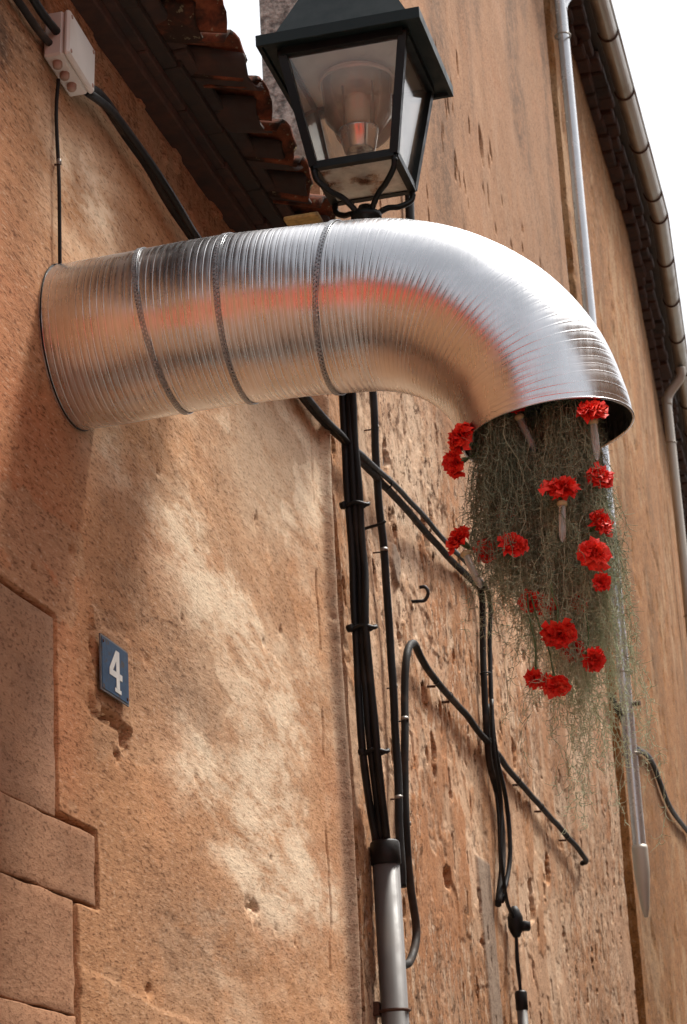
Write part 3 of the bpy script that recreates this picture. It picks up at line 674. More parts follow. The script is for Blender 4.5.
moss('spanish_moss', 'dark grey green moss clump filling the left half of the duct mouth', clump(.805, 3.62, .042, .08, 300, .13, .30, 3.01, .05, .45, -.012)+clump(.81, 3.62, .044, .07, 110, .28, .42, 2.99, .2, .6, .005), 250, 1)
moss('spanish_moss', 'olive moss clump filling the right half of the duct mouth', clump(.918, 3.62, .042, .08, 300, .16, .36, 3.01, .1, .5, -.004)+clump(.900, 3.62, .040, .07, 130, .32, .47, 2.99, .3, .7, -.012), 250, 2)
moss('spanish_moss', 'pale green moss wisps trailing lowest below the red flowers', clump(.915, 3.62, .034, .05, 80, .34, .50, 2.96, .6, .95, -.010)+clump(.935, 3.62, .016, .04, 56, .46, .60, 2.96, .65, 1., -.020)+clump(.865, 3.62, .046, .05, 30, .30, .46, 2.95, .5, .85, -.010), 190, 3)

# ---------------------------------------------------------------- red carnations
def bloom_mesh(seed, op=1.):
    rr = random.Random(seed); V = []; Fc = []
    rings = ((7, 6, .009), (9, 30, .015), (11, 55, .0205), (11, 78, .0235), (9, 98, .022))
    for cnt, tilt, ln in rings:
        for k in range(cnt):
            az = 2*math.pi*(k+rr.uniform(-.35, .35))/cnt; ti = R(tilt*op+rr.uniform(-18, 18)); L_ = ln*rr.uniform(.72, 1.25); wd = L_*rr.uniform(.55, .75)+.003
            ph_ = rr.uniform(0, 6.28); b0 = len(V); nu, nv = 7, 5
            for v in range(nv):
                f_ = v/(nv-1)
                for u in range(nu):
                    g_ = u/(nu-1)*2-1; half = wd*(.18+.82*f_**.8); rad = L_*f_*(1-.12*g_*g_)
                    if v == nv-1: rad += (.0034 if u % 2 else -.0026)*rr.uniform(.3, 1.5)
                    ruf = f_*f_*.0052*math.sin(g_*6.5+ph_)+f_**3*.0048*rr.uniform(-1, 1)
                    lx, ly, lz = rad, g_*half, ruf
                    # tilt from +z outward, curl back at the lip
                    tt = ti+f_*R(14); x = lx*math.sin(tt)+lz*math.cos(tt); z = lx*math.cos(tt)-lz*math.sin(tt)
                    V.append((x*math.cos(az)-ly*math.sin(az), x*math.sin(az)+ly*math.cos(az), z+.002))
            for v in range(nv-1):
                for u in range(nu-1): a_ = b0+v*nu+u; Fc.append((a_, a_+1, a_+nu+1, a_+nu))
    me = bpy.data.meshes.new('bloom'); me.from_pydata(V, [], Fc); me.materials.append(M_RED)
    me.polygons.foreach_set('use_smooth', [True]*len(me.polygons)); return me
BL = [bloom_mesh(1), bloom_mesh(2, .8), bloom_mesh(3, 1.1), bloom_mesh(4, .62), bloom_mesh(5, .9), bloom_mesh(6, .72), bloom_mesh(8, 1.)]
v_, f_ = lathe_data([(0, -.026), (.003, -.025), (.0052, -.018), (.006, -.008), (.0075, 0), (.009, .004)], 10)
CALYX = bpy.data.meshes.new('calyx'); CALYX.from_pydata(v_, [], f_); CALYX.materials.append(M_GREEN)
def carnation(loc, d, size, label, vial=None, stem=None, i=0):
    """loc bloom centre; d facing direction; vial = tip offset of a water tube; stem = far end of a long bare stem"""
    c = empty('carnation', loc, label, 'flower', 'red carnations in the hanging moss')
    q = Vector(d).normalized().to_track_quat('Z', 'Y')
    b_ = bpy.data.objects.new('bloom', BL[i % 7]); link(b_, c); b_.rotation_euler = (q.to_matrix() @ Matrix.Rotation(i*1.3, 3, 'Z')).to_euler(); size *= .95; b_.scale = (size, size*random.uniform(.85, 1.08), size*.95)
    x_ = bpy.data.objects.new('calyx', CALYX); link(x_, c); x_.rotation_euler = q.to_euler(); x_.scale = (size,)*3
    back = -(q @ Vector((0, 0, 1)))*.025*size
    if vial:
        e = Vector(vial); top = e*.30; dirn = e.normalized(); ln = .068
        tube('stem', catmull([tuple(back), tuple((back+top)/2+Vector((0, 0, .002))), tuple(top), tuple(top+dirn*.03)], 5), .0019, M_GREEN, c, 6)
        prof = [(.0055, .0), (.0062, -.004), (.0062, -.046), (.0055, -.056), (.0032, -.064), (0, -.067)]
        vv, ff = lathe_data(prof, 14); tb = mesh_obj('water_tube', vv, ff, M_VIAL, c, True)
        tb.location = top; tb.rotation_euler = (-dirn).to_track_quat('Z', 'Y').to_euler()
        vv, ff = lathe_data([(.0, .006), (.005, .0055), (.0088, .003), (.0090, -.001), (.0075, -.004), (.0, -.0045)], 14)
        cp = mesh_obj('cap', vv, ff, M_CAPY, tb, True)
    elif stem:
        e = Vector(stem); tube('stem', catmull([tuple(back), tuple(back*.5+e*.35+Vector((.004, 0, 0))), tuple(e*.7), tuple(e)], 6), .0016, M_GREEN, c, 6)
    else:
        tube('stem', catmull([tuple(back), tuple(back*2+Vector((0, .01, .006))), tuple(back*2.6+Vector((0, .03, .012)))], 5), .0018, M_GREEN, c, 6)
    return c
CF = [  # position, facing, size, label, water tube tip, bare stem end
 ((0.968, 3.535, 2.942), (.1, -.6, .7), 1.0, 'red carnation just under the right side of the duct rim', (0, .01, -.06), None),
 ((0.836, 3.545, 2.973), (0, -.8, .5), .75, 'red carnation half hidden by the front of the duct rim', (.02, .02, -.06), None),
 ((0.736, 3.560, 2.936), (-.8, -.6, .35), 1.12, 'upper red carnation of the pair at the left edge of the duct mouth', None, None),
 ((0.730, 3.550, 2.888), (-.7, -.5, -.4), .95, 'lower red carnation of the pair at the left edge of the duct mouth', None, None),
 ((0.725, 3.545, 2.749), (-.6, -.5, .5), 1.0, 'red carnation in a water tube sticking out at the far left of the moss', (.030, .0, -.085), None),
 ((0.817, 3.530, 2.722), (.3, -.7, .5), .95, 'red carnation nestled in the dark moss at centre left', None, None),
 ((0.910, 3.505, 2.802), (.1, -.6, .8), 1.12, 'red carnation upright in a clear water tube at the centre of the moss', (-.006, -.004, -.088), None),
 ((0.968, 3.560, 2.833), (.6, -.7, .5), .92, 'red carnation seen edge on at the right below the duct rim', None, None),
 ((0.961, 3.555, 2.749), (.9, -.5, .3), .92, 'red carnation at the right edge just above the largest right bloom', None, None),
 ((0.952, 3.515, 2.687), (.2, -1, .1), 1.1, 'largest fully open red carnation at the right side of the moss', None, None),
 ((0.955, 3.545, 2.645), (.5, -1, -.2), .62, 'small red carnation below the large open bloom at right', None, None),
 ((0.882, 3.520, 2.562), (.1, -.55, -.85), 1.1, 'nodding red carnation with green calyx low in the middle of the moss', None, (-.01, .03, .10)),
 ((0.929, 3.560, 2.524), (.5, -.5, -.6), .85, 'red carnation behind pale threads at the lower right', None, (-.01, .02, .11)),
 ((0.834, 3.540, 2.497), (-.1, -.35, -1), .85, 'left one of the two lowest carnations hanging on bare stems', None, (-.004, .02, .15)),
 ((0.867, 3.535, 2.480), (.1, -.35, -1), .92, 'right one of the two lowest carnations hanging on bare stems', None, (-.03, .02, .16)),
 ((0.830, 3.585, 2.639), (-.2, -1, 0), .7, 'dim red carnation behind moss threads left of the nodding bloom', None, None),
 ((0.857, 3.590, 2.633), (.1, -1, .1), .7, 'dim red carnation behind moss threads above the nodding bloom', None, None),
 ((0.892, 3.590, 2.550), (.2, -1, -.3), .75, 'dim red carnation behind threads between the nodding bloom and the lower right one', None, None),
 ((0.909, 3.590, 2.629), (.3, -1, 0), .7, 'dim red carnation behind threads below the small right bloom', None, None),
 ((0.801, 3.575, 2.798), (0, -1, .2), .7, 'dark red carnation deep in the left moss clump', None, None),
 ((0.765, 3.575, 2.732), (-.2, -1, 0), .75, 'dim red carnation between the far left bloom and the dark moss', None, None),
]
for i, (p, d, s_, lab, vi, stm) in enumerate(CF): carnation(p, d, s_, lab, vi, stm, i)

# ---------------------------------------------------------------- street lantern
CX, CY = .420, 4.385
lan = empty('street_lantern', (CX, CY, 3.80), 'black four sided glass street lantern standing behind the duct', 'lantern')
def lan_part(name, data, mat, parent=lan, smooth=False): return L(mesh_obj(name, data[0], data[1], mat, parent, smooth)) if parent is lan else mesh_obj(name, data[0], data[1], mat, parent, smooth)
ZT, ZB, HT, HB = 4.150, 3.885, .137, .090
def cn(h, z): return [(CX-h, CY-h, z), (CX+h, CY-h, z), (CX+h, CY+h, z), (CX-h, CY+h, z)]
def bar(a, b, w):
    a, b = np.array(a), np.array(b); d = (b-a)/np.linalg.norm(b-a); u = np.cross(d, (0, 0, 1)) if abs(d[2]) < .9 else np.array([1., 0, 0]); u -= d*(u@d); u /= np.linalg.norm(u); v = np.cross(d, u)
    V = [p+(u*s+v*t_)*w/2 for p in (a, b) for s, t_ in ((-1, -1), (1, -1), (1, 1), (-1, 1))]
    return V, [(0, 1, 5, 4), (1, 2, 6, 5), (2, 3, 7, 6), (3, 0, 4, 7), (3, 2, 1, 0), (4, 5, 6, 7)]
T_, B_ = cn(HT, ZT), cn(HB, ZB)
for k in range(4): lan_part('corner_bar', bar(B_[k], T_[k], .019), M_IRON)
lan_part('bottom_frame', merge([bar(B_[k], B_[(k+1) % 4], .017) for k in range(4)]), M_IRON)
lan_part('top_frame', merge([bar(T_[k], T_[(k+1) % 4], .022) for k in range(4)]), M_IRON)
def pane(q, n_, mat, name='glass_pane'):
    q = [np.array(p) for p in q]; n_ = np.array(n_, float); n_ /= np.linalg.norm(n_)
    V = [p-n_*.0012 for p in q]+[p+n_*.0012 for p in q]
    return lan_part(name, (V, [(3, 2, 1, 0), (4, 5, 6, 7), (0, 1, 5, 4), (1, 2, 6, 5), (2, 3, 7, 6), (3, 0, 4, 7)]), mat)
Ti, Bi = cn(HT-.004, ZT-.006), cn(HB-.004, ZB+.006)
for k, n_ in enumerate(((0, -1, -.2), (1, 0, -.2), (0, 1, -.2), (-1, 0, -.2))): pane([Bi[k], Bi[(k+1) % 4], Ti[(k+1) % 4], Ti[k]], n_, M_GLASS)
pane(cn(HB-.006, ZB-.004), (0, 0, 1), M_GLASSB, 'bottom_pane')
# hood: brim with turned-down lip, sloping roof, chimney
HR = .184
def loft(levels):
    V = []; Fc = []
    for h, z in levels: V += cn(h, z)
    for i in range(len(levels)-1):
        for k in range(4): a = i*4+k; b = i*4+(k+1) % 4; Fc.append((a, b, b+4, a+4))
    Fc += [(3, 2, 1, 0), tuple((len(levels)-1)*4+k for k in range(4))]; return V, Fc
hood = lan_part('hood', loft([(.140, 4.158), (HR-.012, 4.158), (HR-.010, 4.150), (HR, 4.150), (HR, 4.176), (HR-.02, 4.186), (.150, 4.192), (.088, 4.330), (.080, 4.336)]), M_HOOD)
lan_part('ceiling_panel', loft([(.130, 4.150), (.130, 4.156)]), M_LAMPW)
lan_part('chimney', loft([(.052, 4.336), (.052, 4.38), (.078, 4.388), (.078, 4.396), (.02, 4.42)]), M_HOOD, hood)
# curved legs gathered on the spigot
for k, (x, y, z) in enumerate(B_):
    dx, dy = (CX-x), (CY-y)
    pth = catmull([(x, y, z-.004), (x+dx*.04, y+dy*.04, z-.030), (x+dx*.30, y+dy*.30, z-.052), (x+dx*.55, y+dy*.55, z-.062), (x+dx*.78, y+dy*.78, z-.085), (x+dx*.86, y+dy*.86, z-.11)], 7)
    L(tube('leg', pth, .0068, M_IRON, lan, 8))
for (x, y, z) in B_:
    vv, ff = lathe_data([(0, -.012), (.006, -.009), (.0075, -.003), (.005, .003), (0, .004)], 10, (x, y, z-.012)); lan_part('finial', (vv, ff), M_IRON, lan, True)
vv, ff = lathe_data([(0, -.06), (.020, -.06), (.020, -.02), (.034, -.014), (.034, .0), (.022, .006), (.016, .02), (0, .022)], 20, (CX, CY, 3.795)); lan_part('spigot', (vv, ff), M_IRON, lan, True)
arm = L(tube('wall_bracket', catmull([(CX, CY, 3.75), (CX-.05, CY, 3.715), (.22, CY, 3.70), (.10, CY, 3.695), (-.02, CY, 3.69)], 6), .017, M_IRON, lan, 10))
M_LICH = plain('lichen_on_iron', (.42, .28, .09), .9, 0, .5, 70, .5, .004, col2=(.12, .08, .05))
box('lichen_plate', (.268, .345, CY-.14, CY-.09, 3.742, 3.752), M_LICH, arm, .002)
# lamp inside
vv, ff = lathe_data([(0, 0), (.030, 0), (.035, .006), (.044, .050), (.046, .054), (.043, .054), (.033, .012), (0, .010)], 32, (CX-.004, CY-.005, 3.945))
lan_part('lamp_cup', (vv, ff), M_CUP, lan, True)
vv, ff = lathe_data([(.026, 0), (.028, .09), (.022, .105), (0, .11)], 20, (CX-.004, CY-.005, 3.98)); lan_part('lamp_bulb', (vv, ff), M_LAMPW, lan, True)
vv, ff = lathe_data([(.052, .0), (.074, .03), (.080, .125), (.084, .13), (.076, .13), (.070, .035), (.048, .0)], 36, (CX-.004, CY, 4.004)); lan_part('lamp_jar', (vv, ff), M_JAR, lan, True)
prof = [(0, 0), (.03, .002), (.055, .009), (.070, .020), (.072, .019), (.056, .006), (.03, -.001), (0, -.003)]
vv, ff = lathe_data(prof, 32); V2 = [(CX-.004+x, CY+.085-z, 4.055+y) for x, y, z in vv]; lan_part('round_reflector', (V2, ff), M_LAMPW, lan, True)
vv, ff = lathe_data([(.02, .0), (.075, .006), (.085, -.006), (.088, -.004), (.08, .012), (.02, .012)], 36, (CX-.004, CY+.01, 4.128)); lan_part('reflector_dish', (vv, ff), M_LAMPW, lan, True)
for s in (-1, 1): L(tube('lamp_rod', [(CX-.004+s*.034, CY+.01, 3.96), (CX-.004+s*.034, CY+.01, 4.128)], .0028, M_STEEL, lan, 6))
L(tube('lamp_holder', [(CX-.004, CY+.01, ZB-.002), (CX-.004, CY+.01, 3.936)], .015, M_STEEL, lan, 12))
lc = tube('lantern_cable', catmull([(.02, 6.72, 5.75), (.03, 6.86, 5.63), (.03, 6.98, 5.50), (.025, 6.99, 5.30), (.02, 6.96, 4.95)], 8), .016, M_BLACK)
tag(lc, 'short black cable on the plaster right of the lantern base', 'cable')

# ---------------------------------------------------------------- house number plate
pl = empty('number_plate', (.010, 3.825, 2.673), 'small blue enamel house number plate reading 4', 'sign')
def curved(y, z, x): return (x-.10*(y*y)-.05*z*z, y, z)
def plate_mesh(name, hy, hz, x0, x1, mat):
    V = []; n = 9; m = 7
    for x in (x0, x1):
        for i in range(n):
            for j in range(m): V.append(curved(-hy+2*hy*i/(n-1), -hz+2*hz*j/(m-1), x))
    Fc = []; o = n*m
    for i in range(n-1):
        for j in range(m-1): a = i*m+j; q = (a, a+m, a+m+1, a+1); Fc.append(q[::-1]); Fc.append(tuple(p+o for p in q))
    ed = [i*m for i in range(n)]+[(n-1)*m+j for j in range(1, m)]+[i*m+m-1 for i in range(n-2, -1, -1)]+[j for j in range(m-2, 0, -1)]
    for p, q in zip(ed, ed[1:]+ed[:1]): Fc.append((p, q, q+o, p+o))
    return mesh_obj(name, V, Fc, mat, pl)
plate_mesh('plate_rim', .0755, .0525, 0, .0030, M_WEDGE); plate_mesh('plate_face', .0715, .0487, .0032, .0040, M_BLUE)
def poly_prism(polys, x0, x1):
    V = []; Fc = []
    for P in polys:
        b0 = len(V); n = len(P)
        for x in (x0, x1): V += [curved(y, z, x) for y, z in P]
        Fc.append(tuple(b0+n+k for k in range(n)))
        for k in range(n): Fc.append((b0+k, b0+(k+1) % n, b0+n+(k+1) % n, b0+n+k))
    return V, Fc
four = [[(.0010, -.034), (.0190, -.034), (.0190, .038), (.0010, .038)],                    # stem
        [(-.0350, -.0150), (-.0350, -.0030), (.0008, .038), (.0008, .0170), (-.0170, -.0030), (-.0170, -.0150)],   # diagonal
        [(-.0168, -.0150), (.0008, -.0150), (.0008, -.0032), (-.0168, -.0032)],
        [(.0192, -.0150), (.034, -.0150), (.034, -.0032), (.0192, -.0032)],              # cross bar right of the stem
        [(-.0075, -.0415), (.0275, -.0415), (.0275, -.0342), (-.0075, -.0342)]]          # foot serif
mesh_obj('numeral', *poly_prism(four, .0042, .0049), M_WHITE, pl)
for y, z in ((-.064, .041), (.064, -.041)):
    vv, ff = lathe_data([(0, .0018), (.0028, .0012), (.0034, 0)], 10); o = mesh_obj('screw', vv, ff, M_RUST, pl); o.rotation_euler = (0, R(90), 0); o.location = (.0036, y, z)

# ---------------------------------------------------------------- junction box and small cables
jb = empty('junction_box', (0, 3.59, 3.83), 'white plastic junction box on the wall under the eave', 'junction box')
TL = Matrix.Rotation(R(9), 4, 'X')
def jpart(name, b, mat, bev=.003, parent=jb):
    o = box(name, b, mat, parent, bev)
    return o
jbody = jpart('box_body', (.004, .042, -.070, .070, -.045, .055), M_BOX, .004)
lid = jpart('lid', (.0425, .056, -.071, .071, -.046, .056), M_BOX, .005)
for y in (-.045, -.008, .030):
    vv, ff = lathe_data([(0, -.012), (.0075, -.012), (.0095, -.008), (.0095, 0)], 12, (.024, y, -.045)); mesh_obj('cable_gland', vv, ff, M_BOXD, jbody, True)
for y, z in ((-.058, -.034), (.058, -.034), (-.058, .044), (.058, .044)):
    vv, ff = lathe_data([(0, .001), (.004, .0006), (.005, -.001)], 10); o = mesh_obj('screw', vv, ff, M_BOXD, lid, True); o.rotation_euler = (0, R(90), 0); o.location = (.0565, y, z)
jb.rotation_euler = (R(-6), 0, 0)
def clips(parent, pts, r, mat=M_STEEL, nail=True):
    for (p, d) in pts:
        p = np.array(p, float); d = np.array(d, float); d /= np.linalg.norm(d)
        u = np.array([1., 0, 0]); v = np.cross(d, u)
        ring = [p+(r+.0016)*(u*math.cos(a)+v*math.sin(a)) for a in np.linspace(-2.2, 2.2, 13)]
        V, Fc = [], []
        for q in ring: V += [q-d*.005, q+d*.005]
        for k in range(12): Fc.append((2*k, 2*k+2, 2*k+3, 2*k+1))
        o = mesh_obj('clip', V, Fc, mat, parent, True); md = o.modifiers.new('t', 'SOLIDIFY'); md.thickness = .0016
        if nail: tube('nail', [p+v*(r+.004)+u*.001, p+v*(r+.004)-u*(p[0]+.01)], .0026, M_RUST, parent, 6)
th_ = tube('thin_cable', catmull([(.012, 3.575, 3.775), (.006, 3.577, 3.70), (.010, 3.576, 3.56), (.008, 3.580, 3.40), (.008, 3.58, 3.30)], 8), .0036, M_BROWNBLK); tag(th_, 'thin cable dropping straight from the junction box to the duct', 'cable')
clips(th_, [((.010, 3.576, 3.60), (0, 0, 1))], .0036)
e = empty('twin_cable', (.02, 3.2, 3.84), 'pair of black cables entering the junction box from the left', 'cable')
L(tube('cable', catmull([(.03, 2.4, 3.86), (.032, 2.9, 3.85), (.030, 3.30, 3.846), (.030, 3.53, 3.845)], 8), .0085, M_BLACK, e))
L(tube('cable', catmull([(.014, 2.4, 3.835), (.018, 2.9, 3.827), (.014, 3.30, 3.822), (.016, 3.53, 3.822)], 8), .0075, M_BROWNBLK, e))
ec = empty('eave_cable', (.02, 5.5, 3.8), 'long black cable running from the junction box along the wall behind the duct', 'cable')
F1 = [(.028, 3.66, 3.80), (.026, 3.80, 3.838), (.024, 4.03, 3.836), (.026, 4.33, 3.803), (.024, 4.75, 3.796), (.022, 5.29, 3.768), (.026, 5.72, 3.790), (.026, 6.486, 3.842), (.026, 7.10, 3.876), (.026, 7.70, 3.922), (.03, 7.80, 3.90), (.026, 7.776, 3.733), (.026, 7.724, 3.498), (.026, 7.735, 3.282), (.028, 7.86, 3.162), (.028, 7.85, 2.979), (.02, 7.72, 2.768)]
L(tube('cable', catmull(F1, 8), .0118, M_BROWNBLK, ec))
F2 = [(.036, 3.66, 3.79), (.040, 3.82, 3.822), (.040, 4.06, 3.820), (.041, 4.35, 3.790), (.040, 4.77, 3.783), (.038, 5.30, 3.757), (.040, 5.72, 3.782), (.045, 6.486, 3.858), (.046, 7.10, 3.895), (.046, 7.68, 3.938), (.05, 7.84, 3.905), (.045, 7.82, 3.733), (.045, 7.76, 3.498), (.045, 7.77, 3.30), (.040, 7.93, 3.162), (.040, 7.92, 2.979), (.02, 7.80, 2.79)]
L(tube('cable', catmull(F2, 8), .0085, M_BLACK, ec))
clips(ec, [], .012)
for (p, d) in (((.030, 4.45, 3.797), (0, 1, 0)), ((.030, 6.25, 3.836), (0, 1, .06)), ((.032, 7.75, 3.60), (0, 0, 1)), ((.032, 7.73, 3.35), (0, 0, 1))):
    P = np.array(p); D = np.array(d, float); D /= np.linalg.norm(D); U = np.array([1., 0, 0]); Vv = np.cross(D, U)
    L(tube('cable_tie', [P+.019*(U*math.cos(a)+Vv*math.sin(a)*1.1) for a in np.linspace(0, 6.283, 17)], .0028, M_BLACK, ec, 6))

# ---------------------------------------------------------------- vertical cable bundle and grey conduit
cb = empty('cable_bundle', (.03, 5.8, 2.7), 'three thick black cables strapped together dropping into the grey conduit', 'cable')
# centre offsets seen from the street: dx outwards keeps the three side by side
BA = [(5.745, 4.10, .028), (5.745, 3.935, .028), (5.740, 3.678, .028), (5.755, 3.45, .028), (5.735, 3.214, .028), (5.745, 2.921, .030), (5.86, 2.66, .032)]
for dx, dy in ((.0, .0), (.016, .006), (.031, -.004)):
    pts = [(x+dx*(1 if k < 4 else 1+.12*(k-3)) if k < 6 else .026+dx*.95, y*1+dy+(.004*math.sin(k*2+dx*90)), z) for k, (y, z, x) in enumerate(BA)]
    pts = [(-.02, pts[0][1], 4.16)]+pts
    L(tube('cable', catmull(pts, 9), .0105, M_BLACK, cb, 10))
for z, y, x in ((3.60, 5.745, .049), (3.245, 5.737, .051), (2.905, 5.755, .060)):
    L(tube('strap', [(x+.036*math.cos(a), y+.018*math.sin(a), z+.004*math.sin(3*a)) for a in np.linspace(0, 6.283, 25)], .0058, M_BLACK, cb, 6))
    L(tube('strap_buckle', [(x-.040, y-.012, z), (x-.024, y-.016, z+.002)], .011, M_BLACK, cb, 8))
L(tube('wall_pin', [(-.01, 5.90, 3.575), (.09, 5.885, 3.585), (.10, 5.885, 3.592)], .0048, M_BLACK, cb, 8))
cd = empty('grey_conduit', (.05, 5.86, 0), 'thick grey plastic conduit standing against the wall joint', 'conduit')
L(tube('conduit_pipe', [(.048, 5.86, 0), (.048, 5.86, 1.2), (.048, 5.86, 2.62)], .0365, M_PVC, cd, 24))
vv, ff = lathe_data([(.0, .04), (.034, .04), (.040, .034), (.041, -.022), (.038, -.026), (.0, -.026)], 24, (.048, 5.86, 2.645)); L(mesh_obj('rubber_collar', vv, ff, M_BLACK, cd, True))
L(tube('conduit_clamp', [(.048+.039*math.cos(a), 5.86+.039*math.sin(a), 2.236) for a in np.linspace(0, 6.283, 25)], .0045, M_RUST, cd, 6))
L(box('clamp_bracket', (-.015, .012, 5.835, 5.885, 2.225, 2.262), M_RUST, cd, .003))
sc = empty('single_cable', (.03, 6.17, 2.7), 'single black cable clipped to the wall right of the three strapped cables', 'cable')
L(tube('cable', catmull([(-.01, 6.14, 4.28), (.026, 6.15, 4.20), (.028, 6.151, 4.1), (.026, 6.158, 3.815), (.026, 6.174, 3.57), (.026, 6.185, 3.33), (.026, 6.185, 3.092), (.028, 6.16, 2.854), (.032, 6.14, 2.69), (.030, 6.13, 2.60)], 8), .0118, M_BLACK, sc))
n0 = len(sc.children)
for z, y in ((3.98, 6.153), (3.60, 6.172), (3.19, 6.187), (2.86, 6.162)):
    P = (.027, y, z); clips(sc, [(P, (0, 0, 1))], .0118)
lp = empty('looped_cable', (.03, 6.5, 3.3), 'black cable rising beside the conduit then running off along the wall to the right', 'cable')
L(tube('cable', catmull([(.03, 6.05, 2.375), (.034, 6.16, 2.405), (.036, 6.25, 2.485), (.032, 6.245, 2.60), (.028, 6.245, 2.782), (.028, 6.275, 2.992), (.028, 6.330, 3.183), (.030, 6.385, 3.330), (.034, 6.475, 3.392), (.030, 6.600, 3.378), (.028, 6.78, 3.360), (.026, 7.26, 3.358), (.026, 7.61, 3.342), (.026, 8.40, 3.320), (.026, 9.37, 3.308), (.026, 10.05, 3.292), (.0, 10.13, 3.285)], 8), .0118, M_BROWNBLK, lp))
for P, D in (((.028, 6.31, 3.12), (0, .1, 1)), ((.028, 6.25, 2.80), (0, 0, 1))): clips(lp, [(P, D)], .0118)
for y in (6.83, 7.05, 7.9, 8.32, 8.85, 9.5):
    z = float(np.interp(y, (6.78, 7.26, 7.61, 8.4, 9.37, 10.05), (3.360, 3.358, 3.342, 3.32, 3.308, 3.292)))
    clips(lp, [((.027, y, z), (0, 1, 0))], .0118, M_BLACK, False); tube('nail', [(.026, y, z-.020), (-.01, y, z-.017)], .0045, M_RUST, lp, 6)
for o in list(sc.children)[n0:]+[c for c in lp.children if c.name.startswith(('clip', 'nail'))]: L(o)
L  # noqa
for o in ec.children:
    if o.name.startswith(('clip', 'nail')): L(o)
lead = empty('thin_lead', (.02, 7.9, 2.4), 'thin black lead with plug connector dropping into the small conduit at the bottom', 'cable')
L(tube('cable', catmull([(.05, 7.74, 3.50), (.052, 7.70, 3.27), (.050, 7.76, 3.13), (.044, 7.72, 2.922), (.034, 7.83, 2.80), (.034, 7.955, 2.735), (.034, 7.95, 2.605), (.034, 7.965, 2.49)], 8), .0062, M_BLACK, lead, 8))
L(tube('cable', catmull([(.024, 7.80, 3.50), (.024, 7.83, 3.1), (.024, 7.80, 2.85), (.030, 7.98, 2.73), (.03, 7.97, 2.6), (.034, 7.97, 2.49)], 8), .005, M_BLACK, lead, 8))
vv, ff = lathe_data([(0, -.05), (.012, -.05), (.022, -.03), (.028, -.012), (.028, .02), (.018, .045), (.010, .06), (0, .06)], 16, (.036, 7.96, 2.735)); L(mesh_obj('plug', vv, ff, M_BLACK, lead, True))
vv, ff = lathe_data([(0, -.018), (.018, -.018), (.022, -.01), (.022, .012), (0, .018)], 14, (.066, 7.97, 2.725)); L(mesh_obj('plug_knob', vv, ff, M_BLACK, lead, True))
c2 = empty('small_conduit', (.034, 7.97, 0), 'small grey conduit rising at the bottom edge right of the thick one', 'conduit')
L(tube('conduit_pipe', [(.034, 7.97, 0), (.034, 7.97, 1), (.034, 7.97, 2.455)], .019, M_PVC, c2, 16))
vv, ff = lathe_data([(0, .035), (.016, .035), (.022, .028), (.022, -.03), (.02, -.034), (0, -.034)], 16, (.034, 7.97, 2.465)); L(mesh_obj('rubber_collar', vv, ff, M_BLACK, c2, True))
hk = tube('wall_hook', catmull([(-.02, 6.70, 3.590), (.012, 6.70, 3.588), (.034, 6.71, 3.592), (.046, 6.71, 3.614), (.038, 6.71, 3.634), (.020, 6.71, 3.636)], 6), .0058, M_BLACK); tag(hk, 'small curled black iron hook in the peeling plaster', 'hook')

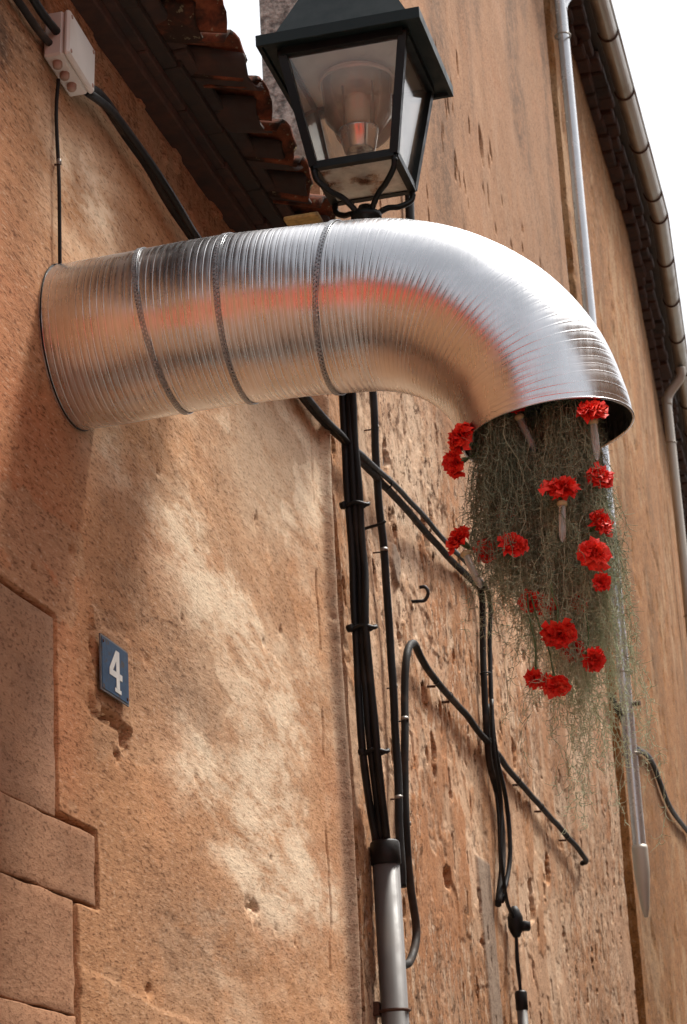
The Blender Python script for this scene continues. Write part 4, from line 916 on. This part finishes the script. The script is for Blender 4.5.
# ---------------------------------------------------------------- gutter and downpipes on the far house
gt = empty('roof_gutter', (.25, 14, 9.1), 'long grey zinc gutter hanging under the far roof edge', 'gutter')
y = 11.40
while y < 24:
    y1 = y+.82
    if y < KY < y1: y1 = KY
    V = []; Fc = []
    for yy in (y, y1):
        b = float(bend(np.array(yy)))-(0 if yy <= KY else .0)
        for k in range(13): a = math.pi+math.pi*k/12; V.append((b+.252+.062*math.cos(a), yy, 9.165+.075*math.sin(a)))
        for k in range(13): a = math.pi+math.pi*(12-k)/12; V.append((b+.252+.059*math.cos(a), yy, 9.165+.072*math.sin(a)))
    n = 26
    for k in range(n): Fc.append((k, (k+1) % n, (k+1) % n+n, k+n))
    Fc += [tuple(range(n-1, -1, -1)), tuple(range(n, 2*n))]
    L(mesh_obj('gutter_section', V, Fc, M_ZINC, gt, False))
    b = float(bend(np.array(y1)))
    L(tube('gutter_joint', [(b+.252+.066*math.cos(a), y1, 9.165+.079*math.sin(a)) for a in np.linspace(math.pi, 2*math.pi, 13)], .007, M_RUST, gt, 6))
    L(tube('gutter_bead', [(float(bend(np.array(y)))+.315, y, 9.168), (b+.315, y1, 9.168)], .010, M_ZINC, gt, 8))
    y = y1
dp = empty('downpipe', (.07, 12.0, 3), 'bright zinc downpipe running down behind the flowers', 'pipe')
L(tube('pipe', catmull([(.245, 12.14, 9.10), (.225, 12.10, 9.00), (.11, 12.03, 8.86), (.075, 12.0, 8.76), (.072, 11.99, 8.60), (.072, 11.96, 6.2), (.072, 11.93, 4.0), (.072, 11.92, 3.62)], 10), .035, M_ZINCB, dp, 18))
vv, ff = lathe_data([(.0, .05), (.040, .05), (.043, .03), (.042, -.10), (.022, -.28), (.010, -.33), (0, -.33)], 18, (.072, 11.92, 3.60)); L(mesh_obj('shoe', vv, ff, M_PAINTP, dp, True))
for z in (8.55, 6.6, 4.6, 4.15):
    L(tube('pipe_clamp', [(.072+.045*math.cos(a), 11.95+.045*math.sin(a), z) for a in np.linspace(0, 6.283, 21)], .006, M_ZINC, dp, 6))
L(tube('clamp_screw', [(.0, 11.95, 4.42), (.15, 11.93, 4.42)], .014, M_RUST, dp, 6))
bx_ = float(bend(np.array(18.97)))
d2 = empty('downpipe', (bx_+.09, 18.97, 3), 'cream downpipe at the right edge below the gutter bend', 'pipe')
L(tube('pipe', catmull([(bx_+.25, 18.9, 9.08), (bx_+.235, 18.93, 8.99), (bx_+.12, 18.96, 8.86), (bx_+.095, 18.97, 8.76), (bx_+.09, 18.97, 8.5), (bx_+.09, 18.97, 5), (bx_+.09, 18.97, 0)], 8), .042, M_PAINTP, d2, 16))
for z in (8.4, 6.8): L(tube('pipe_clamp', [(bx_+.09+.046*math.cos(a), 18.97+.046*math.sin(a), z) for a in np.linspace(0, 6.283, 21)], .007, M_ZINC, d2, 6))
fc = tube('far_cable', catmull([(.03, 11.6, 4.40), (.035, 12.0, 4.36), (.035, 12.5, 4.31), (.03, 13.4, 4.41), (.03, 14.3, 4.29), (.03, 15.5, 4.32), (.0, 17, 4.4)], 8), .016, M_BLACK); tag(fc, 'black cable drooping across the far wall right of the zinc downpipe', 'cable')
